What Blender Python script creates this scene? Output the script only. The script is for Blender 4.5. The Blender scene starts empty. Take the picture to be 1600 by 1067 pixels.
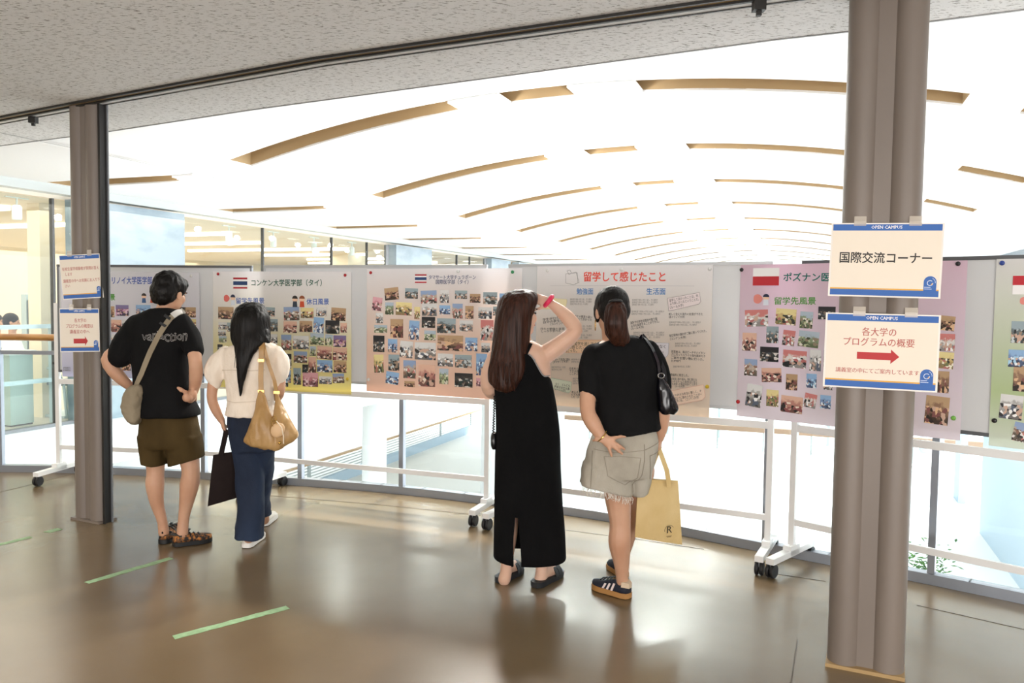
import bpy, bmesh, math, random
from mathutils import Vector, Matrix, noise
from mathutils.bvhtree import BVHTree
import numpy as np
R_ = math.radians
scene = bpy.context.scene
COL = scene.collection

# ------------------------------------------------------------------ camera
FPX, EYE, PITCH, ROLL = 1241.0, 1.58, R_(-2.95), R_(0.74)
fw = Vector((0, math.cos(PITCH), math.sin(PITCH)))
r0 = Vector((1, 0, 0)); u0 = r0.cross(fw)
CR = r0 * math.cos(ROLL) + u0 * math.sin(ROLL)
CU = u0 * math.cos(ROLL) - r0 * math.sin(ROLL)
CAM = Vector((0, 0, EYE))
cd = bpy.data.cameras.new('camera'); cam = bpy.data.objects.new('camera', cd); COL.objects.link(cam)
cam.matrix_world = Matrix(((CR.x, CU.x, -fw.x, 0), (CR.y, CU.y, -fw.y, 0), (CR.z, CU.z, -fw.z, EYE), (0, 0, 0, 1)))
cd.sensor_width = 36; cd.lens = FPX / 1600 * 36; cd.clip_end = 400; cd.clip_start = .05
scene.camera = cam

# ------------------------------------------------------------------ light and exposure
scene.view_settings.view_transform = 'Standard'; scene.view_settings.look = 'None'
scene.view_settings.gamma = 1; scene.view_settings.use_curve_mapping = False
scene.view_settings.exposure = 0.08
W = bpy.data.worlds.new('sky'); scene.world = W; W.use_nodes = True
bgn = W.node_tree.nodes['Background']
bgn.inputs[0].default_value = (.90, .95, 1, 1); bgn.inputs[1].default_value = 3.0     # bright overcast sky
scene.cycles.max_bounces = 8; scene.cycles.diffuse_bounces = 4; scene.cycles.glossy_bounces = 3
scene.cycles.transmission_bounces = 4; scene.cycles.transparent_max_bounces = 16
scene.cycles.sample_clamp_indirect = 6; scene.cycles.caustics_reflective = False; scene.cycles.caustics_refractive = False

sun = bpy.data.objects.new('sun', bpy.data.lights.new('sun', 'SUN')); COL.objects.link(sun); sun.data.energy = 7.5; sun.data.color = (1, .97, .93); sun.data.angle = R_(3)
sun.rotation_euler = Vector((-.74, -.26, -.62)).to_track_quat('-Z', 'Y').to_euler()      # enters low through the far right windows
def light(name, kind, loc, energy, color=(1, 1, 1), size=.1, aim=None, sy=None, spot=None):
    l = bpy.data.lights.new(name, kind); l.energy = energy; l.color = color
    if kind == 'AREA':
        l.size = size
        if sy: l.shape = 'RECTANGLE'; l.size_y = sy
    else:
        l.shadow_soft_size = size
    if spot: l.spot_size = R_(spot); l.spot_blend = .6
    o = bpy.data.objects.new(name, l); COL.objects.link(o); o.location = loc
    if aim is not None: o.rotation_euler = (Vector(aim) - Vector(loc)).to_track_quat('-Z', 'Y').to_euler()
    return o
# the corridor's own ceiling downlights, above and behind the photographer
for (x, y, e) in ((-3.6, 2.6, 34), (-1.35, 3.55, 12), (1.3, .4, 30), (-1.6, -.6, 30), (3.9, 1.6, 20)):
    light('corridor_downlight', 'SPOT', (x, y, 2.84), e, (1, .84, .66), .06, (x, y, 0), spot=125)

# added fill light behind the photographer for boards and ceiling; no window there
light('rear_fill_light', 'AREA', (-.5, -4.9, 1.35), 900, (1, .97, .95), 12, (-.5, 10, 4.2), 2.4)

# ------------------------------------------------------------------ helpers
def lin(h):
    h = h.lstrip('#'); c = [int(h[i:i + 2], 16) / 255 for i in (0, 2, 4)]
    return tuple((v / 12.92 if v <= .04045 else ((v + .055) / 1.055) ** 2.4) for v in c)
MATS = {}
def mat(name, col, rough=.6, metal=0, spec=.5, emit=0, alpha=1, trans=0, sheen=0):
    if name in MATS: return MATS[name]
    m = bpy.data.materials.new(name); m.use_nodes = True; b = m.node_tree.nodes['Principled BSDF']
    c = lin(col) if isinstance(col, str) else col
    b.inputs['Base Color'].default_value = (*c, 1); b.inputs['Roughness'].default_value = rough
    b.inputs['Metallic'].default_value = metal; b.inputs['Specular IOR Level'].default_value = spec
    b.inputs['Alpha'].default_value = alpha; b.inputs['Transmission Weight'].default_value = trans
    if sheen: b.inputs['Sheen Weight'].default_value = sheen
    if emit: b.inputs['Emission Color'].default_value = (*c, 1); b.inputs['Emission Strength'].default_value = emit
    MATS[name] = m
    return m
def nodes(m):
    t = m.node_tree; return t, t.nodes, t.links, t.nodes['Principled BSDF']
def add(t, kind, **kw):
    n = t.nodes.new('ShaderNode' + kind)
    for k, v in kw.items():
        if k in n.inputs: n.inputs[k].default_value = v
        else: setattr(n, k, v)
    return n
def noisy(m, c1, c2, scale=6, stretch=(1, 1, 1), lo=.35, hi=.65, detail=4, bump=0, bscale=None, rot=(0, 0, 0)):
    """colour variation from c1 to c2 by noise, plus optional bump; coordinates are the object's own"""
    t, N, L, b = nodes(m)
    tc = add(t, 'TexCoord'); mp = add(t, 'Mapping'); mp.inputs['Scale'].default_value = stretch; mp.inputs['Rotation'].default_value = rot
    L.new(tc.outputs['Object'], mp.inputs[0])
    n = add(t, 'TexNoise', Scale=scale, Detail=detail); L.new(mp.outputs[0], n.inputs['Vector'])
    r = add(t, 'ValToRGB'); r.color_ramp.elements[0].position = lo; r.color_ramp.elements[1].position = hi
    r.color_ramp.elements[0].color = (*lin(c1), 1); r.color_ramp.elements[1].color = (*lin(c2), 1)
    L.new(n.outputs[0], r.inputs[0]); L.new(r.outputs[0], b.inputs['Base Color'])
    if bump:
        n2 = add(t, 'TexNoise', Scale=bscale or scale, Detail=3); L.new(mp.outputs[0], n2.inputs['Vector'])
        bp = add(t, 'Bump', Strength=bump, Distance=.01); L.new(n2.outputs[0], bp.inputs['Height']); L.new(bp.outputs[0], b.inputs['Normal'])
    return m

ORG = {}
def org(p): return ORG.get(p.name, Vector()) if p else Vector()
class MB:
    def __init__(s): s.v = []; s.f = []; s.mi = []; s.cur = 0
    def add(s, vs, fs):
        n = len(s.v); s.v += [Vector(v) for v in vs]; s.f += [tuple(i + n for i in f) for f in fs]; s.mi += [s.cur] * len(fs); return s
    def box(s, c, d, ax=None):
        ax = ax or (Vector((1, 0, 0)), Vector((0, 1, 0)), Vector((0, 0, 1))); c = Vector(c)
        vs = [c + ax[0] * (d[0] / 2 * i) + ax[1] * (d[1] / 2 * j) + ax[2] * (d[2] / 2 * k) for k in (-1, 1) for j in (-1, 1) for i in (-1, 1)]
        return s.add(vs, [(0, 2, 3, 1), (4, 5, 7, 6), (0, 1, 5, 4), (2, 6, 7, 3), (0, 4, 6, 2), (1, 3, 7, 5)])
    def bar(s, a, b, w, h, up=(0, 0, 1)):
        a = Vector(a); b = Vector(b); x = (b - a).normalized(); y = Vector(up).cross(x).normalized(); z = x.cross(y)
        return s.box((a + b) / 2, ((b - a).length, w, h), (x, y, z))
    def rings(s, rings, cap=True, close=True):
        n = len(rings[0]); vs = [v for r in rings for v in r]; fs = []
        for i in range(len(rings) - 1):
            for j in range(n if close else n - 1):
                k = (j + 1) % n; fs.append((i * n + j, i * n + k, (i + 1) * n + k, (i + 1) * n + j))
        if cap: fs.append(tuple(range(n))[::-1]); fs.append(tuple((len(rings) - 1) * n + j for j in range(n)))
        return s.add(vs, fs)
    def tube(s, pts, rad, n=10, ry=None, up=None, cap=True):
        pts = [Vector(p) for p in pts]; rad = rad if hasattr(rad, '__len__') else [rad] * len(pts)
        ry = ry if ry is None or hasattr(ry, '__len__') else [ry] * len(pts)
        T = [(pts[min(i + 1, len(pts) - 1)] - pts[max(i - 1, 0)]).normalized() for i in range(len(pts))]
        u = Vector(up) if up else (Vector((0, 0, 1)) if abs(T[0].z) < .9 else Vector((1, 0, 0)))
        rs = []
        for p, t, r, k in zip(pts, T, rad, range(99999)):
            u = (u - t * u.dot(t)).normalized(); w = t.cross(u); q = ry[k] if ry else r
            rs.append([p + w * (math.cos(a) * r) + u * (math.sin(a) * q) for a in [2 * math.pi * j / n for j in range(n)]])
        return s.rings(rs, cap)
    def ball(s, c, r, n=12, m=8, ax=None):
        r = r if hasattr(r, '__len__') else (r, r, r); c = Vector(c)
        ax = ax or (Vector((1, 0, 0)), Vector((0, 1, 0)), Vector((0, 0, 1)))
        rs = []
        for i in range(m + 1):
            ph = -math.pi / 2 + math.pi * i / m; cc = max(math.cos(ph), .02)
            rs.append([c + ax[0] * (r[0] * cc * math.cos(a)) + ax[1] * (r[1] * cc * math.sin(a)) + ax[2] * (r[2] * math.sin(ph)) for a in [2 * math.pi * j / n for j in range(n)]])
        return s.rings(rs)
    def lathe(s, c, prof, n=20, ax=None):
        ax = ax or (Vector((1, 0, 0)), Vector((0, 1, 0)), Vector((0, 0, 1))); c = Vector(c)
        return s.rings([[c + ax[0] * (r * math.cos(a)) + ax[1] * (r * math.sin(a)) + ax[2] * z for a in [2 * math.pi * j / n for j in range(n)]] for r, z in prof])
    def prism(s, poly, d):
        n = len(poly); d = Vector(d); p = [Vector(q) for q in poly]
        return s.add(p + [q + d for q in p], [tuple(range(n))[::-1], tuple(range(n, 2 * n))] + [(i, (i + 1) % n, n + (i + 1) % n, n + i) for i in range(n)])
    def build(s, name, m, parent=None, smooth=False, local=False, flip=True, base=None):
        me = bpy.data.meshes.new(name)
        o_ = Vector() if local else (Vector(base) if base is not None else org(parent))
        me.from_pydata([tuple(v - o_) for v in s.v], [], s.f)
        ms = m if isinstance(m, (list, tuple)) else [m]
        for q in ms: me.materials.append(q)
        if len(ms) > 1: me.polygons.foreach_set('material_index', s.mi)
        if flip:
            b = bmesh.new(); b.from_mesh(me); bmesh.ops.recalc_face_normals(b, faces=b.faces); b.to_mesh(me); b.free()
        if smooth:
            me.polygons.foreach_set('use_smooth', [True] * len(me.polygons))
            if smooth != 2: me.set_sharp_from_angle(angle=R_(40))
        me.update()
        return link(name, me, parent, base)
def link(name, me, parent=None, base=None):
    o = bpy.data.objects.new(name, me); COL.objects.link(o)
    if base is not None: o.location = base; ORG[o.name] = Vector(base)
    if parent: o.parent = parent; ORG[o.name] = org(parent)
    return o
def tag(o, label=None, cat=None, group=None, kind=None):
    for k, v in (('label', label), ('category', cat), ('group', group), ('kind', kind)):
        if v: o[k] = v
    return o
def thing(name, label, cat, loc, group=None):
    o = bpy.data.objects.new(name, None); COL.objects.link(o); o.location = loc; o.empty_display_size = .1
    ORG[o.name] = Vector(loc); return tag(o, label, cat, group)
def struct(o, label=None): return tag(o, label, None, None, 'structure')
def ray(px, py): return CR * ((px - 800) / FPX) - CU * ((py - 533.5) / FPX) + fw
def at_z(px, py, z): d = ray(px, py); return CAM + d * ((z - EYE) / d.z)
def at_y(px, py, y): d = ray(px, py); return CAM + d * (y / d.y)
def at_plane(px, py, o, n): d = ray(px, py); return CAM + d * ((Vector(o) - CAM).dot(n) / d.dot(n))

# ------------------------------------------------------------------ the setting
# the atrium's own frame: t runs down its length, s across it
AX = Vector((math.sin(R_(20.7)), math.cos(R_(20.7)), 0)); AC = Vector((AX.y, -AX.x, 0)); A0 = Vector((-2.96, 8.35, 0))
UP = Vector((0, 0, 1))
def A(s, t, z=0): return A0 + AC * s + AX * t + UP * z
def st(p): d = Vector((p[0], p[1], 0)) - A0; return d.dot(AC), d.dot(AX)
CEIL = 2.88; WALL_S = -2.77; RIGHT_S = 10.2; LOW = -4.5; END_T = 30
def vz(s): return max(CEIL, 3.47 - (s - 3.7) ** 2 / 29.4)

m_white = mat('white_paint', '#f1f3f4', .7)
m_vault = mat('vault_plaster', '#f4f5f5', .9)
m_dark = mat('black_rubber', '#111214', .55)
m_grey = mat('grey_metal', '#7f8286', .4, .3)
m_steel = mat('balustrade_steel', '#9aa0aa', .35, .6)
m_wood = noisy(mat('handrail_wood', '#a9793f', .4), '#8f6231', '#b98a4e', 4, (1, 1, 8))
m_brown = mat('coffer_brown', '#b39a74', .8)

# acoustic ceiling board: white with short dark worm-like pits
m_ceil = mat('acoustic_board', '#c9c9c7', .95)
t, N, L, b = nodes(m_ceil)
tc = add(t, 'TexCoord'); mp = add(t, 'Mapping'); mp.inputs['Rotation'].default_value = (0, 0, R_(26)); mp.inputs['Scale'].default_value = (9, 34, 1)
L.new(tc.outputs['Object'], mp.inputs[0])
n1 = add(t, 'TexNoise', Scale=3.2, Detail=3.5, Roughness=.65); L.new(mp.outputs[0], n1.inputs['Vector'])
rp = add(t, 'ValToRGB'); rp.color_ramp.elements[0].position = .36; rp.color_ramp.elements[1].position = .43
rp.color_ramp.elements[0].color = (*lin('#77746f'), 1); rp.color_ramp.elements[1].color = (*lin('#e8e9e9'), 1)
L.new(n1.outputs[0], rp.inputs[0]); L.new(rp.outputs[0], b.inputs['Base Color'])

# polished brown floor with worn gloss and fine scratches
m_floor = mat('polished_floor', '#75614a', .3, spec=.75)
t, N, L, b = nodes(m_floor)
tc = add(t, 'TexCoord')
n1 = add(t, 'TexNoise', Scale=.9, Detail=5); L.new(tc.outputs['Object'], n1.inputs['Vector'])
rp = add(t, 'ValToRGB'); rp.color_ramp.elements[0].position = .3; rp.color_ramp.elements[1].position = .7
rp.color_ramp.elements[0].color = (*lin('#69573f'), 1); rp.color_ramp.elements[1].color = (*lin('#7b6951'), 1)
L.new(n1.outputs[0], rp.inputs[0]); L.new(rp.outputs[0], b.inputs['Base Color'])
n2 = add(t, 'TexNoise', Scale=3, Detail=6); L.new(tc.outputs['Object'], n2.inputs['Vector'])
mr = add(t, 'MapRange'); mr.inputs[3].default_value = .20; mr.inputs[4].default_value = .42; b.inputs['Roughness'].default_value = .24
mp = add(t, 'Mapping'); mp.inputs['Scale'].default_value = (30, 6, 1); mp.inputs['Rotation'].default_value = (0, 0, R_(35)); L.new(tc.outputs['Object'], mp.inputs[0])
n3 = add(t, 'TexNoise', Scale=2.5, Detail=5, Roughness=.7); L.new(mp.outputs[0], n3.inputs['Vector'])
bp = add(t, 'Bump', Strength=.05, Distance=.004); L.new(n3.outputs[0], bp.inputs['Height']); L.new(bp.outputs[0], b.inputs['Normal'])

def glass_mat(name, tint, refl=.06):
    m = bpy.data.materials.new(name); m.use_nodes = True; t = m.node_tree; N = t.nodes; L = t.links; N.remove(N['Principled BSDF'])
    tr = add(t, 'BsdfTransparent'); tr.inputs[0].default_value = (*tint, 1); gl = add(t, 'BsdfGlossy', Roughness=.02)
    fr = add(t, 'LayerWeight', Blend=.5); pw = add(t, 'Math', operation='POWER'); pw.inputs[1].default_value = 4
    mr = add(t, 'MapRange'); mr.inputs[3].default_value = refl * .5; mr.inputs[4].default_value = .55; mx = add(t, 'MixShader')
    L.new(fr.outputs['Facing'], pw.inputs[0]); L.new(pw.outputs[0], mr.inputs[0]); L.new(mr.outputs[0], mx.inputs[0]); L.new(tr.outputs[0], mx.inputs[1]); L.new(gl.outputs[0], mx.inputs[2]); L.new(mx.outputs[0], N['Material Output'].inputs[0])
    return m
m_glass = glass_mat('clear_glass', (.93, .97, .97)); m_gglass = glass_mat('green_glass', (.945, .97, .96))

# edge of the floor: a gentle arc, with the glass balustrade standing on it
ARC = [Vector(p) for p in ((-7.6, 6.80, 0), (-5.5, 6.97, 0), (-4.54, 7.02, 0), (-3.6, 6.99, 0), (-2.66, 6.84, 0), (-1.77, 6.65, 0), (-.88, 6.40, 0),
                           (-.02, 6.05, 0), (.80, 5.63, 0), (1.64, 5.01, 0), (2.41, 4.46, 0), (3.15, 3.86, 0), (3.9, 3.2, 0), (4.7, 2.4, 0))]
def spline(pts, n=6):
    out = []
    for i in range(len(pts) - 1):
        p0 = pts[max(i - 1, 0)]; p1 = pts[i]; p2 = pts[i + 1]; p3 = pts[min(i + 2, len(pts) - 1)]
        for j in range(n):
            q = j / n
            out.append(.5 * ((2 * p1) + (p2 - p0) * q + (2 * p0 - 5 * p1 + 4 * p2 - p3) * q * q + (3 * p1 - p0 - 3 * p2 + p3) * q ** 3))
    return out + [pts[-1]]
edge = spline(ARC, 5)
fb = MB(); poly = [(p.x, p.y, 0) for p in edge] + [(8, 2.4, 0), (8, -5, 0), (-9, -5, 0), (-9, 6.8, 0)]
fb.prism(poly, (0, 0, -.45))
floor = struct(fb.build('floor', m_floor), 'polished brown sheet floor of the upper corridor')
m_seam = mat('floor_seam', '#5a4d3d', .6)
for pts in ([at_z(x, y, .0015) for x, y in ((420, 774), (600, 789), (760, 806))], [at_z(x, y, .0015) for x, y in ((870, 826), (1000, 843), (1100, 858))],
            [at_z(x, y, .0015) for x, y in ((1190, 893), (1290, 908))], [at_z(x, y, .0015) for x, y in ((1432, 945), (1600, 983))],
            [at_z(x, y, .0015) for x, y in ((0, 769), (60, 754), (120, 739))], [at_z(x, y, .0015) for x, y in ((1236, 1067), (1246, 1000))]):
    q = MB()
    for a_, b_ in zip(pts, pts[1:]): q.bar(a_, b_, .005, .001)
    q.build('seam', m_seam, floor)

# curb and balustrade
bal = thing('glass_balustrade', 'glass balustrade with steel posts and round wooden handrail along the curved floor edge', 'balustrade', (-.88, 6.4, 0))
q = MB()
for a_, b_ in zip(edge, edge[1:]): q.bar(a_ + UP * .03, b_ + (b_ - a_).normalized() * .01 + UP * .03, .07, .06)
q.build('curb', m_steel, bal)
q = MB(); q.tube([p + UP * 1.2 for p in edge], .03, 12); q.build('handrail', m_wood, bal, 1)
q = MB()
for a_, b_ in zip(edge, edge[1:]): q.bar(a_ + UP * 1.065, b_ + UP * 1.065, .025, .035)
q.build('top_rail', m_steel, bal)
posts = ARC[1:13]
for i, p in enumerate(posts):
    d = (ARC[i + 2] - ARC[i]).normalized(); nn = Vector((-d.y, d.x, 0))
    q = MB(); q.box(p + UP * .56, (.038, .05, 1.02), (d, nn, UP)); q.box(p + UP * 1.12, (.02, .02, .12), (d, nn, UP)); q.build('post', m_steel, bal)
    if i + 1 < len(posts):
        e = posts[i + 1]; x = (e - p).normalized(); n_ = Vector((-x.y, x.x, 0)); L_ = (e - p).length
        q = MB(); q.box((p + e) / 2 + UP * .555, (L_ - .06, .008, .98), (x, n_, UP)); q.build('pane', m_glass, bal)

# near ceiling: flat acoustic board up to a line short of the vault
NB = [(-8.3, 9.0), (-3.27, 6.41), (-1.8, 5.575), (1.28, 3.98), (1.635, 3.83), (2.27, 3.52), (5.6, 1.9), (8, .75)]
q = MB(); q.prism([(x, y, CEIL) for x, y in NB] + [(8, -5, CEIL), (-9, -5, CEIL), (-9, 9, CEIL)], (0, 0, .3))
ceil = struct(q.build('ceiling', m_ceil), 'flat white acoustic board ceiling with dark flecks over the corridor')
q = MB()
for (x, y), (x2, y2) in zip(NB, NB[1:]): q.bar((x, y, CEIL - .001), (x2, y2, CEIL - .001), .012, .006)
q.build('joint', mat('joint_grey', '#8d8f90', .7), ceil)
# vault strips between the rows of coffers
ROWS = [.0 + 2.83 * k for k in range(11)]; CW = .33
def nb_t(s):
    pts = [st(p) for p in NB]
    for (s1, t1), (s2, t2) in zip(pts, pts[1:]):
        if s1 <= s <= s2: return t1 + (t2 - t1) * (s - s1) / (s2 - s1)
    return pts[0][1] if s < pts[0][0] else pts[-1][1]
BAYS = [(-2.62, -.72), (0, 6.76), (7.15, 7.78)]
SS = sorted(set([round(WALL_S + (RIGHT_S - WALL_S) * i / 64, 3) for i in range(65)] + [v for b_ in BAYS for v in b_]))
q = MB()
def inbay(s): return any(a_ - 1e-6 <= s <= b_ + 1e-6 for a_, b_ in BAYS)
for s1, s2 in zip(SS, SS[1:]):
    mid = (s1 + s2) / 2
    cuts = []
    lo = [(nb_t(s1), nb_t(s2))]
    for tr_ in ROWS: cuts += [(tr_, tr_), (tr_ + CW, tr_ + CW)]
    seq = lo + cuts + [(END_T + 2, END_T + 2)]
    for i in range(len(seq) - 1):
        if inbay(mid) and i % 2 == 1: continue
        (a1, a2), (b1, b2) = seq[i], seq[i + 1]
        q.add([A(s1, a1, vz(s1)), A(s2, a2, vz(s2)), A(s2, b2, vz(s2)), A(s1, b1, vz(s1))], [(0, 1, 2, 3)])
    q.add([A(s1, nb_t(s1), CEIL), A(s2, nb_t(s2), CEIL), A(s2, nb_t(s2), vz(s2) + .002), A(s1, nb_t(s1), vz(s1) + .002)], [(0, 1, 2, 3)])
vault = struct(q.build('ceiling_vault', m_vault, None, 2, flip=False), 'white shallow vaulted atrium ceiling cut by rows of brown slots')
for k, tr_ in enumerate(ROWS):
    for (sa, sb) in BAYS:
        xs = [s for s in SS if sa - 1e-6 <= s <= sb + 1e-6]; D = .38; q = MB()
        for tt in (tr_, tr_ + CW):
            for s1, s2 in zip(xs, xs[1:]): q.add([A(s1, tt, vz(s1)), A(s2, tt, vz(s2)), A(s2, tt, vz(s2) + D), A(s1, tt, vz(s1) + D)], [(0, 1, 2, 3)])
        for s1, s2 in zip(xs, xs[1:]): q.add([A(s1, tr_, vz(s1) + D), A(s2, tr_, vz(s2) + D), A(s2, tr_ + CW, vz(s2) + D), A(s1, tr_ + CW, vz(s1) + D)], [(0, 1, 2, 3)])
        for s1 in (sa, sb): q.add([A(s1, tr_, vz(s1)), A(s1, tr_ + CW, vz(s1)), A(s1, tr_ + CW, vz(s1) + D), A(s1, tr_, vz(s1) + D)], [(0, 1, 2, 3)])
        c_ = q.build('coffer', m_brown, vault, flip=False)
        q = MB()
        for s1, s2 in zip(xs, xs[1:]): q.bar(A(s1, tr_ + CW + .015, vz(s1) - .006), A(s2, tr_ + CW + .015, vz(s2) - .006), .03, .02)
        q.build('lip', m_white, c_)
q = MB(); q.add([A(-.46, -2.2, CEIL - .002), A(-.445, -2.2, CEIL - .002), A(-.445, 26, CEIL - .002), A(-.46, 26, CEIL - .002)], [(0, 1, 2, 3)])
q.build('joint', mat('joint_grey', '#8d8f90'), vault)
q = MB(); q.box(A(3.7, 14, 4.2), (14, 36, .1), (AC, AX, UP)); struct(q.build('roof_slab', m_white), 'white roof slab above the vault')
# lamps set into the slots: glowing lens, with its light just below
m_lens = mat('lamp_lens', (1, .98, .94), .4, emit=6)
ROWW = ['nearest row', 'second row', 'third row', 'fourth row', 'fifth row', 'sixth row', 'seventh row', 'eighth row', 'ninth row', 'tenth row', 'farthest row']
for k, tr_ in enumerate(ROWS):
    for s_, wd, nm in ((-.62, .28, 'left end'), (2.75, .5, 'left of middle'), (3.95, .6, 'right of middle')):
        p = A(s_, tr_ + CW / 2, vz(s_) - .012); sl = -(s_ - 3.7) / 14.7 if vz(s_) > CEIL else 0
        x = (AC + UP * sl).normalized(); z = x.cross(AX)
        lm = thing('ceiling_lamp', f'glowing white lamp set in the vault, {nm} of the {ROWW[k]} of slots', 'lamp', p, 'lamps between the ceiling slots')
        q = MB(); q.box(p, (wd, CW + .03, .03), (x, AX, z)); q.build('housing', m_white, lm)
        q = MB(); q.box(p - z * .02, (wd - .06, CW - .06, .02), (x, AX, z)); q.build('lens', m_lens, lm)
        if k < 8: light('vault_lamp', 'POINT', p - UP * .22, (18 if s_ < 0 else 26), (1, .97, .92), .07)
        if k < 2 and 0 < s_ < 5: light('vault_downlight', 'SPOT', p - UP * .06, 700, (1, .96, .9), .09, p - UP * 3, spot=140)
# ceiling track (partition rail) running between the two columns
TR = [Vector((x, y, CEIL)) for x, y in ((-6.6, 7.6), (-4.1, 6.15), (-2.9, 5.45), (-1.07, 4.42), (1.05, 3.436), (3.4, 2.4), (6, 1.2))]
trk = thing('ceiling_track', 'long grey partition track let into the corridor ceiling', 'ceiling track', (-1.07, 4.42, CEIL))
m_tdark = mat('track_dark', '#2c2b2a', .5, .4); m_twhite = mat('track_white', '#d8d8d6', .5); m_tsl = mat('track_slot', '#a08a68', .6)
for off, w, h, m_, nm in ((-.055, .012, .014, m_tdark, 'edge_strip'), (-.028, .036, .006, m_tsl, 'slot'), (0, .018, .016, m_tdark, 'edge_strip'), (.035, .05, .010, m_twhite, 'flange'), (.064, .010, .014, m_tdark, 'edge_strip')):
    q = MB()
    for a_, b_ in zip(TR, TR[1:]):
        d = (b_ - a_).normalized(); n_ = Vector((-d.y, d.x, 0)); q.bar(a_ + n_ * off - UP * h / 2, b_ + n_ * off - UP * h / 2 + d * .004, w, h)
    q.build(nm, m_, trk)
for px, py in ((52, 187), (1186, 8)):
    p = at_z(px, py, CEIL - .03); q = MB(); q.box(p, (.05, .045, .05)); q.box(p - UP * .03, (.02, .02, .03)); q.build('hanger_bracket', m_tdark, trk)

# columns: two round shafts joined by a recessed flat web
CD = Vector((.903, -.43, 0)).normalized(); CN = Vector((-CD.y, CD.x, 0))
m_col = noisy(mat('column_paint', '#7a7068', .45), '#756b63', '#80756c', 2, (1, 1, .3))
m_pl = mat('plinth_wood', '#a98c60', .5)
def column(c, label, w, r, channel):
    c = Vector(c); th = thing('column', label, 'column', c)
    for sg in (-1, 1):
        q = MB(); q.lathe(c + CD * (sg * w), [(r, 0), (r, CEIL)], 32); q.build('shaft', m_col, th, 1)
    q = MB(); q.box(c + UP * CEIL / 2, (2 * w, r * 1.25, CEIL), (CD, CN, UP)); q.build('web', m_col, th)
    q = MB(); q.box(c + UP * .008, (2 * w + 2 * r + .006, 2 * r + .01, .016), (CD, CN, UP)); q.build('plinth', m_pl if not channel else m_col, th)
    if channel:
        e = c + CD * (w + r + .008) - CN * .01; q = MB()
        q.box(e + UP * (CEIL / 2), (.016, .05, CEIL), (CD, CN, UP)); q.build('channel_back', m_tdark, th)
        for k in (-1, 1):
            q = MB(); q.box(e + CD * .012 + CN * (.03 * k) + UP * CEIL / 2, (.02, .008, CEIL), (CD, CN, UP)); q.build('channel_side', m_tdark if k < 0 else m_grey, th)
    return th
COLL = Vector((-2.935, 5.53, 0)); COLR = Vector((1.56, 3.395, 0))
column(COLL, 'grey-brown double-shaft column with dark side channel left of the man', .078, .066, True)
column(COLR, 'grey-brown double-shaft column at right carrying the large OPEN CAMPUS signs', .086, .068, False)

# ---- reading room across the atrium, behind its glass wall
m_cream = mat('cream_wall', '#f0e4cc', .8); m_lib = mat('library_ceiling', '#f2e8d8', .85)
m_libf = mat('library_floor', '#b9b2a4', .5); m_strip = mat('strip_light', (1, .93, .8), .5, emit=5)
m_marble = noisy(mat('marble', '#93a3ae', .35, spec=.2), '#8798a4', '#a3b2bc', 1.3, (1, 1, 2.2), .35, .6, 7)
q = MB(); q.box(A(-8, 9.5, -.2), (10.4, 34, .4), (AC, AX, UP)); lf = struct(q.build('floor_library', m_libf), 'grey floor of the reading room')
q = MB(); q.box(A(WALL_S - .05, 9.5, -.3), (.12, 34, .62), (AC, AX, UP)); struct(q.build('trim_1', m_white), 'white edge fascia of the reading room floor')
q = MB(); q.box(A(-8, 9.5, 2.79), (10.2, 34, .1), (AC, AX, UP)); struct(q.build('ceiling_library', m_lib), 'cream ceiling of the reading room')
q = MB(); q.box(A(-13, 9.5, 1.4), (.15, 34, 2.8), (AC, AX, UP)); struct(q.build('wall_library_back', m_cream), 'cream back wall of the reading room')
for t_ in (-7.5, 26.5):
    q = MB(); q.box(A(-8, t_, 1.4), (10.2, .15, 2.8), (AC, AX, UP)); struct(q.build('wall_library_end', m_cream), 'cream end wall of the reading room')
q = MB(); q.box(A(WALL_S, 9.5, 2.83), (.16, 34, .10), (AC, AX, UP)); struct(q.build('trim_2', mat('header_grey', '#c9d0d0', .5)), 'pale grey header over the reading room glass')
def t_of(px):
    k = (px - 800) / FPX; p = A(WALL_S, 0); return (k * p.y - p.x) / (AX.x - AX.y * k)
lib = MB()
gw = struct(MB().box(A(WALL_S, 9.5, .02), (.08, 34, .04), (AC, AX, UP)).build('wall_library_glass', m_grey), 'glazed wall of the reading room with marble piers')
PIERS = [(t_of(112), t_of(278)), (t_of(610), t_of(666)), (t_of(760), t_of(790)), (t_of(803), t_of(820))]
for a_, b_ in PIERS:
    q = MB(); q.box(A(WALL_S + .02, (a_ + b_) / 2, 1.37), (.22, b_ - a_, 2.74), (AC, AX, UP)); q.build('marble_pier', m_marble, gw)
MUL = [(-5.5, .03), (-3.4, .03), (t_of(83), .03), (t_of(410), .022), (t_of(517), .022), (t_of(572), .016), (t_of(603), .12), (t_of(712), .03), (t_of(732), .02), (t_of(756), .14), (22, .05)]
for t_, w in MUL:
    q = MB(); q.box(A(WALL_S, t_, 1.37), (.05, w, 2.7), (AC, AX, UP)); q.build('mullion', m_grey if w > .1 else mat('mullion_dark', '#4c4e50', .5), gw)
cuts = [-7.4, -5.5, -3.4, t_of(83)]
GL = list(zip(cuts, cuts[1:])) + [(t_of(83), PIERS[0][0]), (PIERS[0][1], t_of(410)), (t_of(410), t_of(517)), (t_of(517), t_of(572)), (t_of(572), t_of(603)), (PIERS[1][1], t_of(712)), (t_of(712), t_of(756)), (PIERS[3][1], 26)]
for a_, b_ in GL:
    q = MB(); q.box(A(WALL_S, (a_ + b_) / 2, 1.37), (.012, b_ - a_ - .02, 2.68), (AC, AX, UP)); q.build('pane', m_gglass, gw)
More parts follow.
